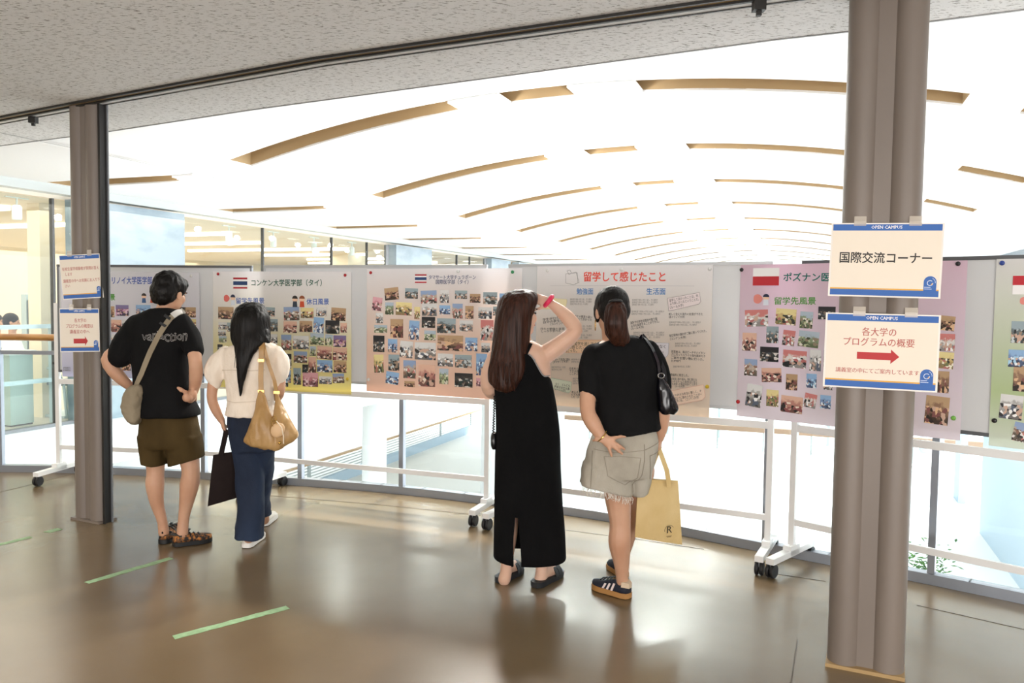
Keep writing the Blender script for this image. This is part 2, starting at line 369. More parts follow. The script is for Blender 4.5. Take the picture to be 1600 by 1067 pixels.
for i in range(15):
    t_ = -3.4 + i * 2.05; L_ = (4.6, 3.2, 4.0)[i % 3]
    o = tag(MB().box(A(-4.2 - L_ / 2 - (.8 if i % 2 else 0), t_, 2.705), (L_, .09, .05), (AC, AX, UP)).build('strip_lamp', m_strip, base=A(-4.2 - L_ / 2, t_, 2.72)),
            f'long glowing strip lamp on the reading room ceiling, {["first","second","third","fourth","fifth","sixth","seventh","eighth","ninth","tenth","eleventh","twelfth","thirteenth","fourteenth","fifteenth"][i]} from the left', 'lamp', 'strip lamps in the reading room')
light('reading_room_light', 'AREA', A(-7.5, 4, 2.65), 1000, (1, .92, .80), 8, A(-7.5, 4, 0), 22)
# cream pier and partition inside
for px, s_, w, d_ in ((66, -3.6, .22, .22), (545, -5.5, .9, .5)):
    k = (px - 800) / FPX; p = A(s_, 0); t_ = (k * p.y - p.x) / (AX.x - AX.y * k)
    struct(MB().box(A(s_, t_, 1.37), (d_, w, 2.74), (AC, AX, UP)).build('trim_3', m_cream), 'cream square pier inside the reading room')
# track spotlights hanging from the reading room ceiling
m_spot = mat('spot_white', '#dfe9e9', .4)
for i, (px, py) in enumerate(((29, 312), (358, 358), (427, 371), (490, 378), (549, 385))):
    k = (px - 800) / FPX; s_ = -3.25; p = A(s_, 0); t_ = (k * p.y - p.x) / (AX.x - AX.y * k); c = A(s_, t_, 2.74)
    th = thing('track_spotlight', 'small white track spotlight behind the reading room glass, ' + ('leftmost, alone beside the cream pier', 'first right of the marble pier', 'second right of the marble pier', 'third right of the marble pier', 'fourth right of the marble pier')[i], 'spotlight', c, 'track spotlights')
    MB().tube([c, c - UP * .09], .012, 8).build('stem', m_spot, th)
    MB().lathe(c - UP * .27, [(.05, 0), (.055, .02), (.055, .15), (.035, .18)], 16).build('can', m_spot, th, 1)
    MB().box(c, (.03, .3, .025), (AC, AX, UP)).build('track', m_spot, th)
# inner rail, counter cabinet, chair frame and folded screen seen through the glass at the left
m_pale = mat('pale_blue_steel', '#b9cbd0', .4, .2); m_cab = mat('cabinet_green', '#a9bdb8', .5)
ra = thing('inner_guard_rail', 'pale blue steel guard rail just inside the reading room glass', 'rail', A(-2.9, -1, 0))
for z in (1.2, .55):
    MB().bar(A(-2.9, -4, z), A(-2.9, t_of(80) + .1, z), .05, .05).build('bar', m_pale, ra)
for t_ in (-4, -1.9, t_of(80) + .1): MB().box(A(-2.9, t_, .6), (.05, .05, 1.2), (AC, AX, UP)).build('post', m_pale, ra)
p = at_z(14, 673, 0); p = Vector((p.x, p.y + .35, 0)) - AC * .26
cb = thing('counter_cabinet', 'pale green counter cabinet with sloped screen behind the left glass', 'cabinet', p)
MB().box(p + UP * .44, (.36, .30, .84), (AC, AX, UP)).build('body', m_cab, cb)
MB().box(p + UP * .88, (.42, .36, .05), (AC, AX, UP)).build('worktop', mat('worktop', '#d3dcd8', .4), cb)
MB().box(p + UP * .98 + AC * .02, (.03, .26, .2), ((AC + UP * .5).normalized(), AX, (UP - AC * .5).normalized())).build('screen', m_white, cb)
MB().box(p + UP * .02, (.34, .28, .04), (AC, AX, UP)).build('kick_plate', m_dark, cb)
p = at_z(46, 655, 0) + AX * .45 + AC * .1
ch = thing('stacking_chair', 'empty grey chair with pale looped frame behind the left glass', 'chair', p)
for dx in (-.2, .2):
    MB().tube([p + AX * dx + AC * .25, p + AX * dx + AC * .2 + UP * .42, p + AX * dx + AC * .1 + UP * .62, p + AX * dx - AC * .2 + UP * .64], .02, 8).build('frame_loop', m_pale, ch, 1)
    MB().tube([p + AX * dx - AC * .25, p + AX * dx - AC * .2 + UP * .44], .018, 8).build('leg', m_pale, ch, 1)
MB().box(p + UP * .44, (.42, .44, .05), (AC, AX, UP)).build('seat', m_grey, ch)
MB().box(p + UP * .8 - AC * .22, (.04, .42, .3), (AC, AX, UP)).build('backrest', m_grey, ch)
MB().box(p + UP * .02, (.5, .5, .03), (AC, AX, UP)).build('base_bar', m_pale, ch)
p = at_y(45, 528, 11.2); p = Vector((p.x, p.y, 0))
fs = thing('folded_screen', 'tall grey folded screen leaning on the cream wall behind the seated people', 'screen', p)
for i, dx in enumerate((-.05, .03, .10)):
    MB().box(p + Vector((dx, .03 * i, .79 - .04 * i)), (.075, .05, 1.58 - .08 * i)).build('panel', m_grey if i else m_pale, fs)
# ---- right and far sides of the atrium, lower level
m_low = mat('lower_floor', '#f0f0ee', .6); m_blue = mat('pale_wall', '#b4c6d4', .7)
struct(MB().box(A(3, 12, LOW - .1), (60, 90, .2), (AC, AX, UP)).build('ground', m_low), 'bright pale paving of the lower level')
struct(MB().box(A(WALL_S - 3.0, 3.2, -2.6), (.2, 1.6, 3.6), (AC, AX, UP)).build('wall_lower_pier', m_white), 'white pier below the reading room')
for t_ in (2, 9, 16, 23):
    struct(MB().lathe(A(WALL_S - .8, t_, LOW), [(.28, 0), (.28, 4.1)], 20).build('trim_4', m_white, None, 1), 'round white post holding up the reading room floor')
# right side wall with window bays
wr = struct(MB().box(A(RIGHT_S, 13, 2.95), (.2, 40, .5), (AC, AX, UP)).build('wall_right', m_white), 'white right wall of the atrium with tall windows')
for t_ in (-5.0, -1.2, 3.3, 7.8, 14.8, 21.3, 25.8, 30.2):
    MB().box(A(RIGHT_S, t_, (LOW + 2.9) / 2), (.2, 5.4 if t_ == 14.8 else .9, 2.9 - LOW), (AC, AX, UP)).build('pier', m_blue, wr)
we = struct(MB().box(A(3.7, END_T + .1, 3.3), (13.2, .2, .9), (AC, AX, UP)).build('wall_far', m_white), 'white far wall of the atrium with full-height windows')
for s_ in (-2.7, -.4, 1.9, 4.2, 6.5, 8.8):
    MB().box(A(s_, END_T, -.8), (.12, .12, 7.4), (AC, AX, UP)).build('mullion', m_pale, we)
for s_ in (-2.7, -.4, 1.9, 4.2, 6.5): MB().box(A(s_ + 1.15, END_T, -.8), (2.14, .012, 7.3), (AC, AX, UP)).build('pane', m_glass, we)
# lower level railing, running away under the reading room and turning across the far end
m_rail = mat('rail_grey', '#b4bab9', .4, .3); m_tan = mat('tan_handrail', '#c7a37c', .5)
rl = thing('ramp_railing', 'long grey bar railing with tan handrail on the lower level', 'railing', A(-8.85, 17, LOW))
zt = -3.6
MB().bar(A(-8.85, 8, zt), A(-8.85, 31, zt), .09, .07).build('handrail', m_tan, rl)
for i in range(5): MB().bar(A(-8.85, 8, zt - .12 - .095 * i), A(-8.85, 31, zt - .12 - .095 * i), .03, .03).build('bar', m_rail, rl)
for t_ in (8, 11, 14, 17.2, 20.2, 23.4, 26.6, 30): MB().box(A(-8.85, t_, (zt + LOW) / 2), (.06, .12, zt - LOW), (AC, AX, UP)).build('post', m_rail, rl)
MB().box(A(-8.8, 19.5, LOW + .17), (.1, 23, .34), (AC, AX, UP)).build('kerb_wall', m_blue, rl)
r2 = thing('terrace_handrail', 'brown wooden handrail across the far terrace below the boards', 'handrail', A(3, 27, LOW))
pa = at_z(800, 646, -3.6); pb = at_z(1600, 699, -3.6)
MB().bar(pa, pb, .25, .2).build('handrail', mat('far_wood', '#a98a72', .6), r2)
for i in range(12):
    f = i / 11; p = pa.lerp(pb, f); MB().box(p - UP * .5, (.06, .06, .8)).build('post', m_rail, r2)
# leafy shrub outside at the lower right
p = at_z(1450, 880, LOW + .9); sh = thing('shrub', 'small green shrub on the lower level, seen past the right column', 'shrub', (p.x, p.y, LOW))
rng = random.Random(5); m_leaf = noisy(mat('leaf', '#3f6b2c', .6), '#2c5220', '#588a3c', 9)
MB().tube([(p.x, p.y, LOW), (p.x + .05, p.y, LOW + .6)], .03, 8).build('stem', m_wood, sh)
q = MB()
for i in range(260):
    c = Vector((rng.gauss(0, .26), rng.gauss(0, .26), rng.gauss(.75, .25))) + Vector((p.x, p.y, LOW)); a_ = rng.uniform(0, 6.28); b_ = rng.uniform(-.6, .9)
    d = Vector((math.cos(a_) * math.cos(b_), math.sin(a_) * math.cos(b_), math.sin(b_))); w = d.cross(UP).normalized() * .03; nn = w.cross(d).normalized() * .006
    q.add([c - d * .07, c + w + nn, c + d * .07, c - w + nn, c - nn * 2], [(0, 1, 4), (1, 2, 4), (2, 3, 4), (3, 0, 4)])
tag(q.build('foliage', m_leaf, sh, flip=False), kind='stuff')
# corridor walls behind and beside the photographer
m_cw = mat('corridor_wall', '#cfc6b8', .8)
struct(MB().box((-.5, -5.1, 1.4), (17, .2, 2.9)).build('wall_back', m_cw), 'pale corridor wall behind the photographer')
struct(MB().box((8.1, -1.3, 1.4), (.2, 7.4, 2.9)).build('wall_corridor_right', m_cw), 'pale corridor wall to the right')
struct(MB().box((-9.1, .9, 1.4), (.2, 11.8, 2.9)).build('wall_left', m_cw), 'pale corridor wall to the left')

# green tape strips on the floor
m_tape = noisy(mat('green_tape', '#93b588', .6), '#88aa7d', '#9dbf92', 30)
rng = random.Random(3)
def tape(a_, b_, w, label, jag=.006):
    a_ = at_z(*a_, .0); b_ = at_z(*b_, .0); d = (b_ - a_).normalized(); n_ = Vector((-d.y, d.x, 0)); L_ = (b_ - a_).length; k = 14
    top = [a_ + d * (L_ * i / k) + n_ * (w / 2 + rng.uniform(-jag, jag) * .5) for i in range(k + 1)]
    bot = [a_ + d * (L_ * i / k + rng.uniform(-jag, jag)) - n_ * (w / 2 + rng.uniform(-jag, jag) * .5) for i in range(k + 1)]
    q = MB(); q.prism([p + UP * .0005 for p in bot + top[::-1]], (0, 0, .0012))
    tag(q.build('tape_strip', m_tape, base=(a_ + b_) / 2), label, 'tape', 'green tape marks on the floor')
tape((272, 996), (450, 949), .048, 'long pale green tape strip on the floor, nearest to the camera')
tape((135, 911), (268, 872), .046, 'pale green tape strip on the floor below the man')
tape((-30, 858), (49, 839), .046, 'torn pale green tape strip on the floor at the left edge')
tape((72, 832), (94, 826), .06, 'small torn scrap of pale green tape beside the left column', .02)
# ------------------------------------------------------------------ text and flat sheets
def text_mesh(body, size, bold=0, align='CENTER', outline=0, shear=0, spacing=1.0):
    c = bpy.data.curves.new('lettering', 'FONT'); c.body = body; c.size = size; c.align_x = align; c.align_y = 'CENTER'
    c.resolution_u = 1 if size < .02 else 3; c.shear = shear; c.space_character = spacing
    if outline: c.fill_mode = 'NONE'; c.bevel_depth = outline; c.bevel_resolution = 0; c.dimensions = '3D'
    o = bpy.data.objects.new('lettering', c); COL.objects.link(o)
    bpy.context.view_layer.update()
    me = bpy.data.meshes.new_from_object(o.evaluated_get(bpy.context.evaluated_depsgraph_get()))
    bpy.data.objects.remove(o); bpy.data.curves.remove(c)
    if bold and not outline:                                  # heavier strokes: the glyphs overlaid a hair apart
        k = bold * size * .9; offs = ((0, 0), (k, 0), (-k, 0), (0, k), (0, -k)) if bold > .012 else ((k, 0), (-k, 0))
        vs = [v.co.copy() for v in me.vertices]; fs = [tuple(p.vertices) for p in me.polygons]; m2 = bpy.data.meshes.new('lettering'); n = len(vs)
        m2.from_pydata([(v.x + dx, v.y + dy, v.z) for dx, dy in offs for v in vs], [], [tuple(i + n * q for i in f) for q in range(len(offs)) for f in fs])
        zz = [.00006 * (i // n) for i in range(n * len(offs))]; m2['layers'] = len(offs); bpy.data.meshes.remove(me); me = m2
        for v, z in zip(me.vertices, zz): v.co.z = z
    return me
class Sheet:
    """flat panel frame: X to the right, Y up, Z towards the reader; dims in metres"""
    def __init__(s, o, x, y=None):
        s.o = Vector(o); s.x = Vector(x).normalized(); s.y = Vector(y or (0, 0, 1)); s.y = (s.y - s.x * s.y.dot(s.x)).normalized(); s.n = s.x.cross(s.y)
        s.M = Matrix(((s.x.x, s.y.x, s.n.x, s.o.x), (s.x.y, s.y.y, s.n.y, s.o.y), (s.x.z, s.y.z, s.n.z, s.o.z), (0, 0, 0, 1)))
    def px(s, px, py):
        p = at_plane(px, py, s.o, s.n) - s.o; return p.dot(s.x), p.dot(s.y)
    def root(s, name, mb, m, smooth=False):
        o = mb.build(name, m, local=True, smooth=smooth); o.matrix_world = s.M; s.ob = o; return o
    def flat(s, name, poly, m, z=.001, parent=None, th=.0003):
        q = MB(); q.prism([(x, y, z) for x, y in poly], (0, 0, th)); return q.build(name, m, parent or s.ob, local=True)
    def rect(s, name, cx, cy, w, h, m, z=.001, rot=0, parent=None):
        c, n_ = math.cos(rot), math.sin(rot)
        return s.flat(name, [(cx + x * c - y * n_, cy + x * n_ + y * c) for x, y in ((-w / 2, -h / 2), (w / 2, -h / 2), (w / 2, h / 2), (-w / 2, h / 2))], m, z, parent)
    def text(s, body, cx, cy, size, m, bold=.02, width=None, rot=0, z=.0012, align='CENTER', name='lettering', spacing=1.0, parent=None):
        me = text_mesh(body, size, bold, align, spacing=spacing); me.materials.append(m)
        if width and align == 'CENTER':
            xs = [v.co.x for v in me.vertices]; k = width / max(max(xs) - min(xs), 1e-6); mid = (max(xs) + min(xs)) / 2
            for v in me.vertices: v.co.x = (v.co.x - mid) * k
        c, n_ = math.cos(rot), math.sin(rot)
        for v in me.vertices:
            x, y = v.co.x, v.co.y; v.co = (cx + x * c - y * n_, cy + x * n_ + y * c, z + v.co.z)
        o = bpy.data.objects.new(name, me); COL.objects.link(o); o.parent = parent or s.ob; return o
    def ptext(s, body, pxl, pxr, py, size_px, m, bold=.02, rot=0, name='lettering', py2=None):
        a_ = s.px(pxl, py); b_ = s.px(pxr, py2 if py2 is not None else py); h = s.px(pxl, py - size_px)[1] - a_[1]
        w = math.hypot(b_[0] - a_[0], b_[1] - a_[1])
        return s.text(body, (a_[0] + b_[0]) / 2, (a_[1] + b_[1]) / 2, h, m, bold, w, math.atan2(b_[1] - a_[1], b_[0] - a_[0]), name=name)

def ink(h): return mat('ink_' + h[1:], h, .6)
# printed photographs: sky / middle / ground bands broken up by blotches
def photo_mat(i, top, mid, bot, blot):
    m = mat('photo_print_%d' % i, mid, .35); t, N, L, b = nodes(m)
    tc = add(t, 'TexCoord'); oi = add(t, 'ObjectInfo'); sep = add(t, 'SeparateXYZ'); L.new(tc.outputs['UV'], sep.inputs[0])
    ad = add(t, 'VectorMath', operation='ADD'); L.new(tc.outputs['UV'], ad.inputs[0])
    ml = add(t, 'Math', operation='MULTIPLY'); ml.inputs[1].default_value = 37; L.new(oi.outputs['Random'], ml.inputs[0]); L.new(ml.outputs[0], ad.inputs[1])
    n1 = add(t, 'TexNoise', Scale=4, Detail=4); L.new(ad.outputs[0], n1.inputs['Vector'])
    m1 = add(t, 'Math', operation='MULTIPLY_ADD'); m1.inputs[1].default_value = .9; L.new(n1.outputs[0], m1.inputs[0])
    s1 = add(t, 'Math', operation='SUBTRACT'); s1.inputs[1].default_value = .45; L.new(sep.outputs['Y'], s1.inputs[0]); L.new(s1.outputs[0], m1.inputs[2])
    r = add(t, 'ValToRGB'); e = r.color_ramp.elements; e[0].position = .22; e[1].position = .72; x = e.new(.45); y = e.new(.6)
    e[0].color = (*lin(bot), 1); x.color = (*lin(mid), 1); y.color = (*lin(mid), 1); e[3].color = (*lin(top), 1)
    L.new(m1.outputs[0], r.inputs[0])
    v = add(t, 'TexVoronoi', Scale=7); L.new(ad.outputs[0], v.inputs['Vector'])
    hs = add(t, 'ValToRGB'); hs.color_ramp.interpolation = 'CONSTANT'; cols = blot
    while len(hs.color_ramp.elements) < len(cols): hs.color_ramp.elements.new(len(hs.color_ramp.elements) / len(cols))
    for k, c in enumerate(cols): hs.color_ramp.elements[k].position = k / len(cols); hs.color_ramp.elements[k].color = (*lin(c), 1)
    sx = add(t, 'SeparateColor'); L.new(v.outputs['Color'], sx.inputs[0]); L.new(sx.outputs[0], hs.inputs[0])
    d = add(t, 'Math', operation='GREATER_THAN'); d.inputs[1].default_value = .42; L.new(sx.outputs[1], d.inputs[0])
    lt = add(t, 'Math', operation='LESS_THAN'); lt.inputs[1].default_value = .62; L.new(sep.outputs['Y'], lt.inputs[0])
    mu = add(t, 'Math', operation='MULTIPLY'); L.new(d.outputs[0], mu.inputs[0]); L.new(lt.outputs[0], mu.inputs[1])
    mx = add(t, 'Mix', data_type='RGBA'); L.new(mu.outputs[0], mx.inputs[0]); L.new(r.outputs[0], mx.inputs[6]); L.new(hs.outputs[0], mx.inputs[7])
    hv = add(t, 'HueSaturation', Saturation=.72, Value=1.05); L.new(mx.outputs[2], hv.inputs['Color']); L.new(hv.outputs[0], b.inputs['Base Color']); return m
SK = '#c89a7c'
PH = [photo_mat(i, *p) for i, p in enumerate((
    ('#6f93c4', '#b9a48c', '#5d5142', ('#3a3634', '#e8e4df', '#8b5a3c', '#c24a40')),      # 0 sky
    ('#d8d9d8', '#a9a8a4', '#6d6a66', ('#2d2c30', '#f1f1f0', SK, '#4a5a72')),            # 1 ward
    ('#b58a4c', '#8a5c33', '#3d2a1c', ('#2a1f1a', '#d9a35c', SK, '#7d2f28')),            # 2 warm interior
    ('#25262b', '#3d3a3a', '#191a1c', ('#46505a', '#7d6a58', '#d8d2c8', '#1d3c38')),     # 3 dark
    ('#5c9fd6', '#3f78b8', '#2c4a78', ('#7fc1e6', '#1d3557', '#dfe9f2', SK)),            # 4 blue
    ('#9fb6c9', '#7d9468', '#55683c', ('#3b4a2c', '#b9c48a', '#8d7a5c', '#e3dccb')),     # 5 green
    ('#d9a07c', '#b5634a', '#6d3a2c', ('#e9d6c0', '#8d1f24', SK, '#2f2a2a')),            # 6 food
    ('#e3cf6a', '#c9a53c', '#8d7430', ('#f4ecd0', '#3a3a34', '#b5472f', '#6d7a3c')),     # 7 yellow
    ('#c9453c', '#d8d3cf', '#8d8a88', ('#23262b', '#f2f2f2', '#b5332d', SK)),            # 8 red
    ('#6d5a9a', '#8d3f7a', '#3c2c52', ('#c97ab0', '#2c2440', '#e0b8cf', SK)),            # 9 purple
    ('#d98a9a', '#c2586a', '#7a3a48', ('#f0cfd4', '#4a2a30', '#e3a3ac', SK)),            # 10 pink
    ('#8aa3ad', '#5c6c70', '#3c4648', ('#c2ced0', '#20282a', '#94785c', SK)),            # 11 teal grey
))]
def photo(sh, px, py, w, h, k, rot=0, name='photo'):
    """a print centred on photo pixel (px, py), w x h pixels"""
    a_ = sh.px(px, py); ex = sh.px(px + w / 2, py)[0] - sh.px(px - w / 2, py)[0]; ey = sh.px(px, py - h / 2)[1] - sh.px(px, py + h / 2)[1]
    o = sh.rect(name, a_[0], a_[1], ex, ey, PH[k % len(PH)], .001, rot)
    me = o.data; uv = me.uv_layers.new(name='UVMap'); c, s_ = math.cos(-rot), math.sin(-rot)
    for l in me.loops:
        v = me.vertices[l.vertex_index].co; x, y = v.x - a_[0], v.y - a_[1]; uv.data[l.index].uv = ((x * c - y * s_) / ex + .5, (x * s_ + y * c) / ey + .5)
    return o

# ------------------------------------------------------------------ wheeled whiteboards
m_frame = mat('stand_white', '#e9e9e8', .4); m_panel = mat('whiteboard_grey', '#cfd1d3', .25); m_edge = mat('board_edge', '#5f6164', .4, .3); m_edge2 = mat('board_edge_pale', '#b9bcbe', .4, .3)
BOARDS = [((-3.86, 6.73), (-2.10, 6.47), m_edge), ((-2.00, 6.375), (-.17, 5.72), m_edge2), ((-.04, 5.62), (1.575, 4.78), m_edge2), ((1.69, 4.69), (2.98, 3.42), m_edge)]
BL = ['leftmost white wheeled whiteboard, behind the man and the left column', 'white wheeled whiteboard with dark casters, behind the woman with the tan bag', 'white wheeled whiteboard behind the two women in black', 'rightmost white wheeled whiteboard, behind the right column']
BSH = []
for (a_, b_, me_), lab in zip(BOARDS, BL):
    a_ = Vector((*a_, 0)); b_ = Vector((*b_, 0)); x = (b_ - a_).normalized(); n_ = Vector((x.y, -x.x, 0)); L_ = (b_ - a_).length; ax = (x, n_, UP)
    th = thing('whiteboard', lab, 'whiteboard', (a_ + b_) / 2, 'wheeled whiteboards')
    for p in (a_, b_):
        MB().box(p + UP * .80, (.035, .03, 1.42), ax).build('post', m_frame, th)
        ft = MB().box(p + UP * .10, (.05, .55, .035), ax); ft.box(p + UP * .115, (.05, .12, .06), ax); ft = ft.build('foot', m_frame, th)
        for k in (-1, 1):
            c = p + n_ * (.25 * k)
            for e in (-1, 1):
                MB().lathe(c + x * (.014 * e) + UP * .042, [(.01, -.011), (.038, -.010), (.041, -.004), (.041, .004), (.038, .010), (.01, .011)], 16, (n_, UP, x)).build('caster', m_dark, ft, 1)
            MB().box(c + UP * .07, (.018, .03, .04), ax).build('caster_fork', m_grey, ft)
    MB().bar(a_ + UP * .845, b_ + UP * .845, .022, .042).build('upper_rail', m_frame, th)
    MB().bar(a_ + UP * .28, b_ + UP * .28, .022, .036).build('lower_rail', m_frame, th)
    c = (a_ + b_) / 2
    MB().box(c + UP * 1.38, (L_ - .045, .018, .885), ax).build('panel', m_panel, th)
    for z_ in (1.825, .935): MB().box(c + UP * z_, (L_ - .03, .026, .02), ax).build('panel_frame', me_, th)
    for k in (-1, 1): MB().box(c + x * (k * (L_ / 2 - .024)) + UP * 1.38, (.016, .026, .9), ax).build('panel_side', m_edge2 if me_ is m_edge2 else m_grey, th)
    for p, k in ((a_, -1), (b_, 1)):
        MB().tube([p + UP * 1.0 + x * .02 * -k, p + UP * 1.0 + x * .04 * k], .012, 10).build('lock_knob', m_dark, th)
    BSH.append((a_, b_, x, n_))
def on_board(i, px, off=.012):
    """point on the face of board i under picture column px"""
    a_, b_, x, n_ = BSH[i]; p = at_plane(px, 500, a_ + n_ * off, n_); return Vector((p.x, p.y, 0))

m_mag = {k: mat('magnet_' + k, c, .35) for k, c in dict(red='#a3181f', green='#2f8a57', black='#1c1b1e', blue='#27408c', yellow='#d3b52c', lime='#74b04a', white='#d6d6d4').items()}
def poster_mat(name, stops, rough=.35):
    m = mat(name, '#ffffff', rough); t, N, L, b = nodes(m); tc = add(t, 'TexCoord'); sp = add(t, 'SeparateXYZ'); L.new(tc.outputs['Object'], sp.inputs[0])
    mr = add(t, 'MapRange'); mr.inputs[1].default_value = -.47; mr.inputs[2].default_value = .47; L.new(sp.outputs['Y'], mr.inputs[0])
    r = add(t, 'ValToRGB'); e = r.color_ramp.elements
    while len(e) < len(stops): e.new(.5)
    for k, (p_, c_) in enumerate(stops): e[k].position = p_; e[k].color = (*lin(c_), 1)
    L.new(mr.outputs[0], r.inputs[0]); L.new(r.outputs[0], b.inputs['Base Color'])
    b.inputs['Transmission Weight'].default_value = 0
    # thin paper lets a little light through from behind
    tl = add(t, 'BsdfTranslucent'); L.new(r.outputs[0], tl.inputs[0]); mx = add(t, 'MixShader'); mx.inputs[0].default_value = .3
    L.new(b.outputs[0], mx.inputs[1]); L.new(tl.outputs[0], mx.inputs[2]); L.new(mx.outputs[0], N['Material Output'].inputs[0])
    return m
def poster(bl, pxl, br, pxr, pyt, pyb, m, label):
    """sheet pinned from board bl (left edge at pxl) to board br (right edge at pxr); pyt / pyb: rows of its left top and bottom corners"""
    pl = on_board(bl, pxl, .018); pr = on_board(br, pxr, .018); x = pr - pl; n_ = Vector((x.y, -x.x, 0)).normalized()
    zt = at_plane(pxl, pyt, pl, n_).z; zb = at_plane(pxl, pyb, pl, n_).z
    sh = Sheet((pl + pr) / 2 + UP * (zt + zb) / 2, x); w, h = x.length, zt - zb; q = MB(); K = 12
    rs = []
    for i in range(K + 1):
        u = -w / 2 + w * i / K; rs.append([(u, -h / 2, 0), (u, h / 2, 0), (u, h / 2, -.0006), (u, -h / 2, -.0006)])
    q.rings(rs); sh.root('poster', q, m); tag(sh.ob, label, 'poster', 'study abroad posters'); sh.w, sh.h = w, h
    return sh
MAGL = []
def magnet(sh, px, py, col, label):
    x, y = sh.px(px, py); o = sh.M @ Vector((x, y, .0012)); q = MB(); q.lathe((0, 0, 0), [(.012, 0), (.012, .004), (.009, .008), (.004, .0095)], 14)
    ob = q.build('magnet', m_mag[col], local=True, smooth=1); M_ = sh.M.copy(); M_.translation = o; ob.matrix_world = M_
    tag(ob, label, 'magnet', 'round magnets on the posters')

def flag(sh, l, t_, r, b_, stripes, name='flag'):
    x1, y1 = sh.px(l, t_); x2, y2 = sh.px(r, b_); f = sh.rect(name, (x1 + x2) / 2, (y1 + y2) / 2, x2 - x1, y1 - y2, ink('#f3f2f2'), .0006)
    for a_, c_, col in stripes:
        sh.rect('stripe', (x1 + x2) / 2, y1 + (y2 - y1) * (a_ + c_) / 2, x2 - x1, abs(y2 - y1) * (c_ - a_), ink(col), .0011, parent=f)
THAI = ((0, .17, '#b32b38'), (.34, .68, '#25406f'), (.85, 1, '#b32b38'))
def figures(sh, cx, cy, h, cols, name='clip_art'):
    """tiny printed clip-art pair: round heads, hair caps and coloured bodies"""
    k = h
    for dx, hair, body in cols:
        x, y = sh.px(cx + dx, cy)
        mpx = sh.px(cx + 1, cy)[0] - sh.px(cx, cy)[0]
        circ = lambda X, Y, R2, a0=0, a1=6.283: [(X + R2 * math.cos(a0 + (a1 - a0) * j / 14), Y + R2 * math.sin(a0 + (a1 - a0) * j / 14)) for j in range(14)]
        hd = sh.flat(name, circ(x, y + 3 * mpx, k * .28 * mpx), ink('#efc9ad'), .001)
        sh.flat('hair_cap', circ(x, y + 3.6 * mpx, k * .29 * mpx, 0, 3.35), ink(hair), .0014, parent=hd)
        sh.flat('shirt', [(x - k * .25 * mpx, y - k * .5 * mpx), (x + k * .25 * mpx, y - k * .5 * mpx), (x + k * .2 * mpx, y + .2 * mpx), (x - k * .2 * mpx, y + .2 * mpx)], ink(body), .0012, parent=hd)
def bubble(sh, cx, cy, r, col):
    x, y = sh.px(cx, cy); m_ = sh.px(cx + 1, cy)[0] - x
    sh.flat('clip_art', [(x + r * m_ * math.cos(a_) * (1 + .1 * math.cos(3 * a_)), y + r * m_ * math.sin(a_)) for a_ in [6.283 * j / 16 for j in range(16)]], ink(col), .001)
rng = random.Random(11)
# poster 1: lavender, mostly behind the left column and the man
p1 = poster(0, 96, 0, 312, 424, 588, poster_mat('paper_lavender', ((0, '#d3d5ee'), (.5, '#ebeaf4'), (1, '#f0f0f5'))), 'lavender poster of photographs on the leftmost whiteboard, behind the man')
p1.ptext('イリノイ大学医学部', 166, 238, 439, 12.5, ink('#3558b0'), .018)
p1.ptext('留学先風景', 132, 180, 465, 11, ink('#5c9a4a'), .03)
figures(p1, 232, 466, 13, ((-7, '#2a2422', '#3d5f8f'), (6, '#8a4a2a', '#c9502f')))
for (x, y, w, h, k) in ((173, 487, 12, 17, 2), (191, 485, 20, 17, 9), (224, 485, 23, 17, 4), (178, 509, 24, 19, 6), (198, 508, 14, 17, 1), (174, 530, 14, 15, 1), (190, 531, 15, 16, 7), (173, 551, 12, 13, 3), (297, 488, 18, 16, 2),
                        (300, 505, 13, 13, 7), (303, 522, 8, 14, 1), (285, 486, 10, 12, 3), (197, 570, 14, 18, 2), (178, 572, 16, 14, 11), (300, 541, 12, 15, 5), (111, 500, 18, 15, 0), (110, 530, 20, 16, 6)):
    photo(p1, x, y, w, h, k)
for i in range(2): p1.ptext('医学部国際交流', 99, 110, 575 + 3.5 * i, 3, ink('#5a5a5a'), .01)
magnet(p1, 299, 431, 'white', 'white magnet at the top right of the lavender poster behind the man')
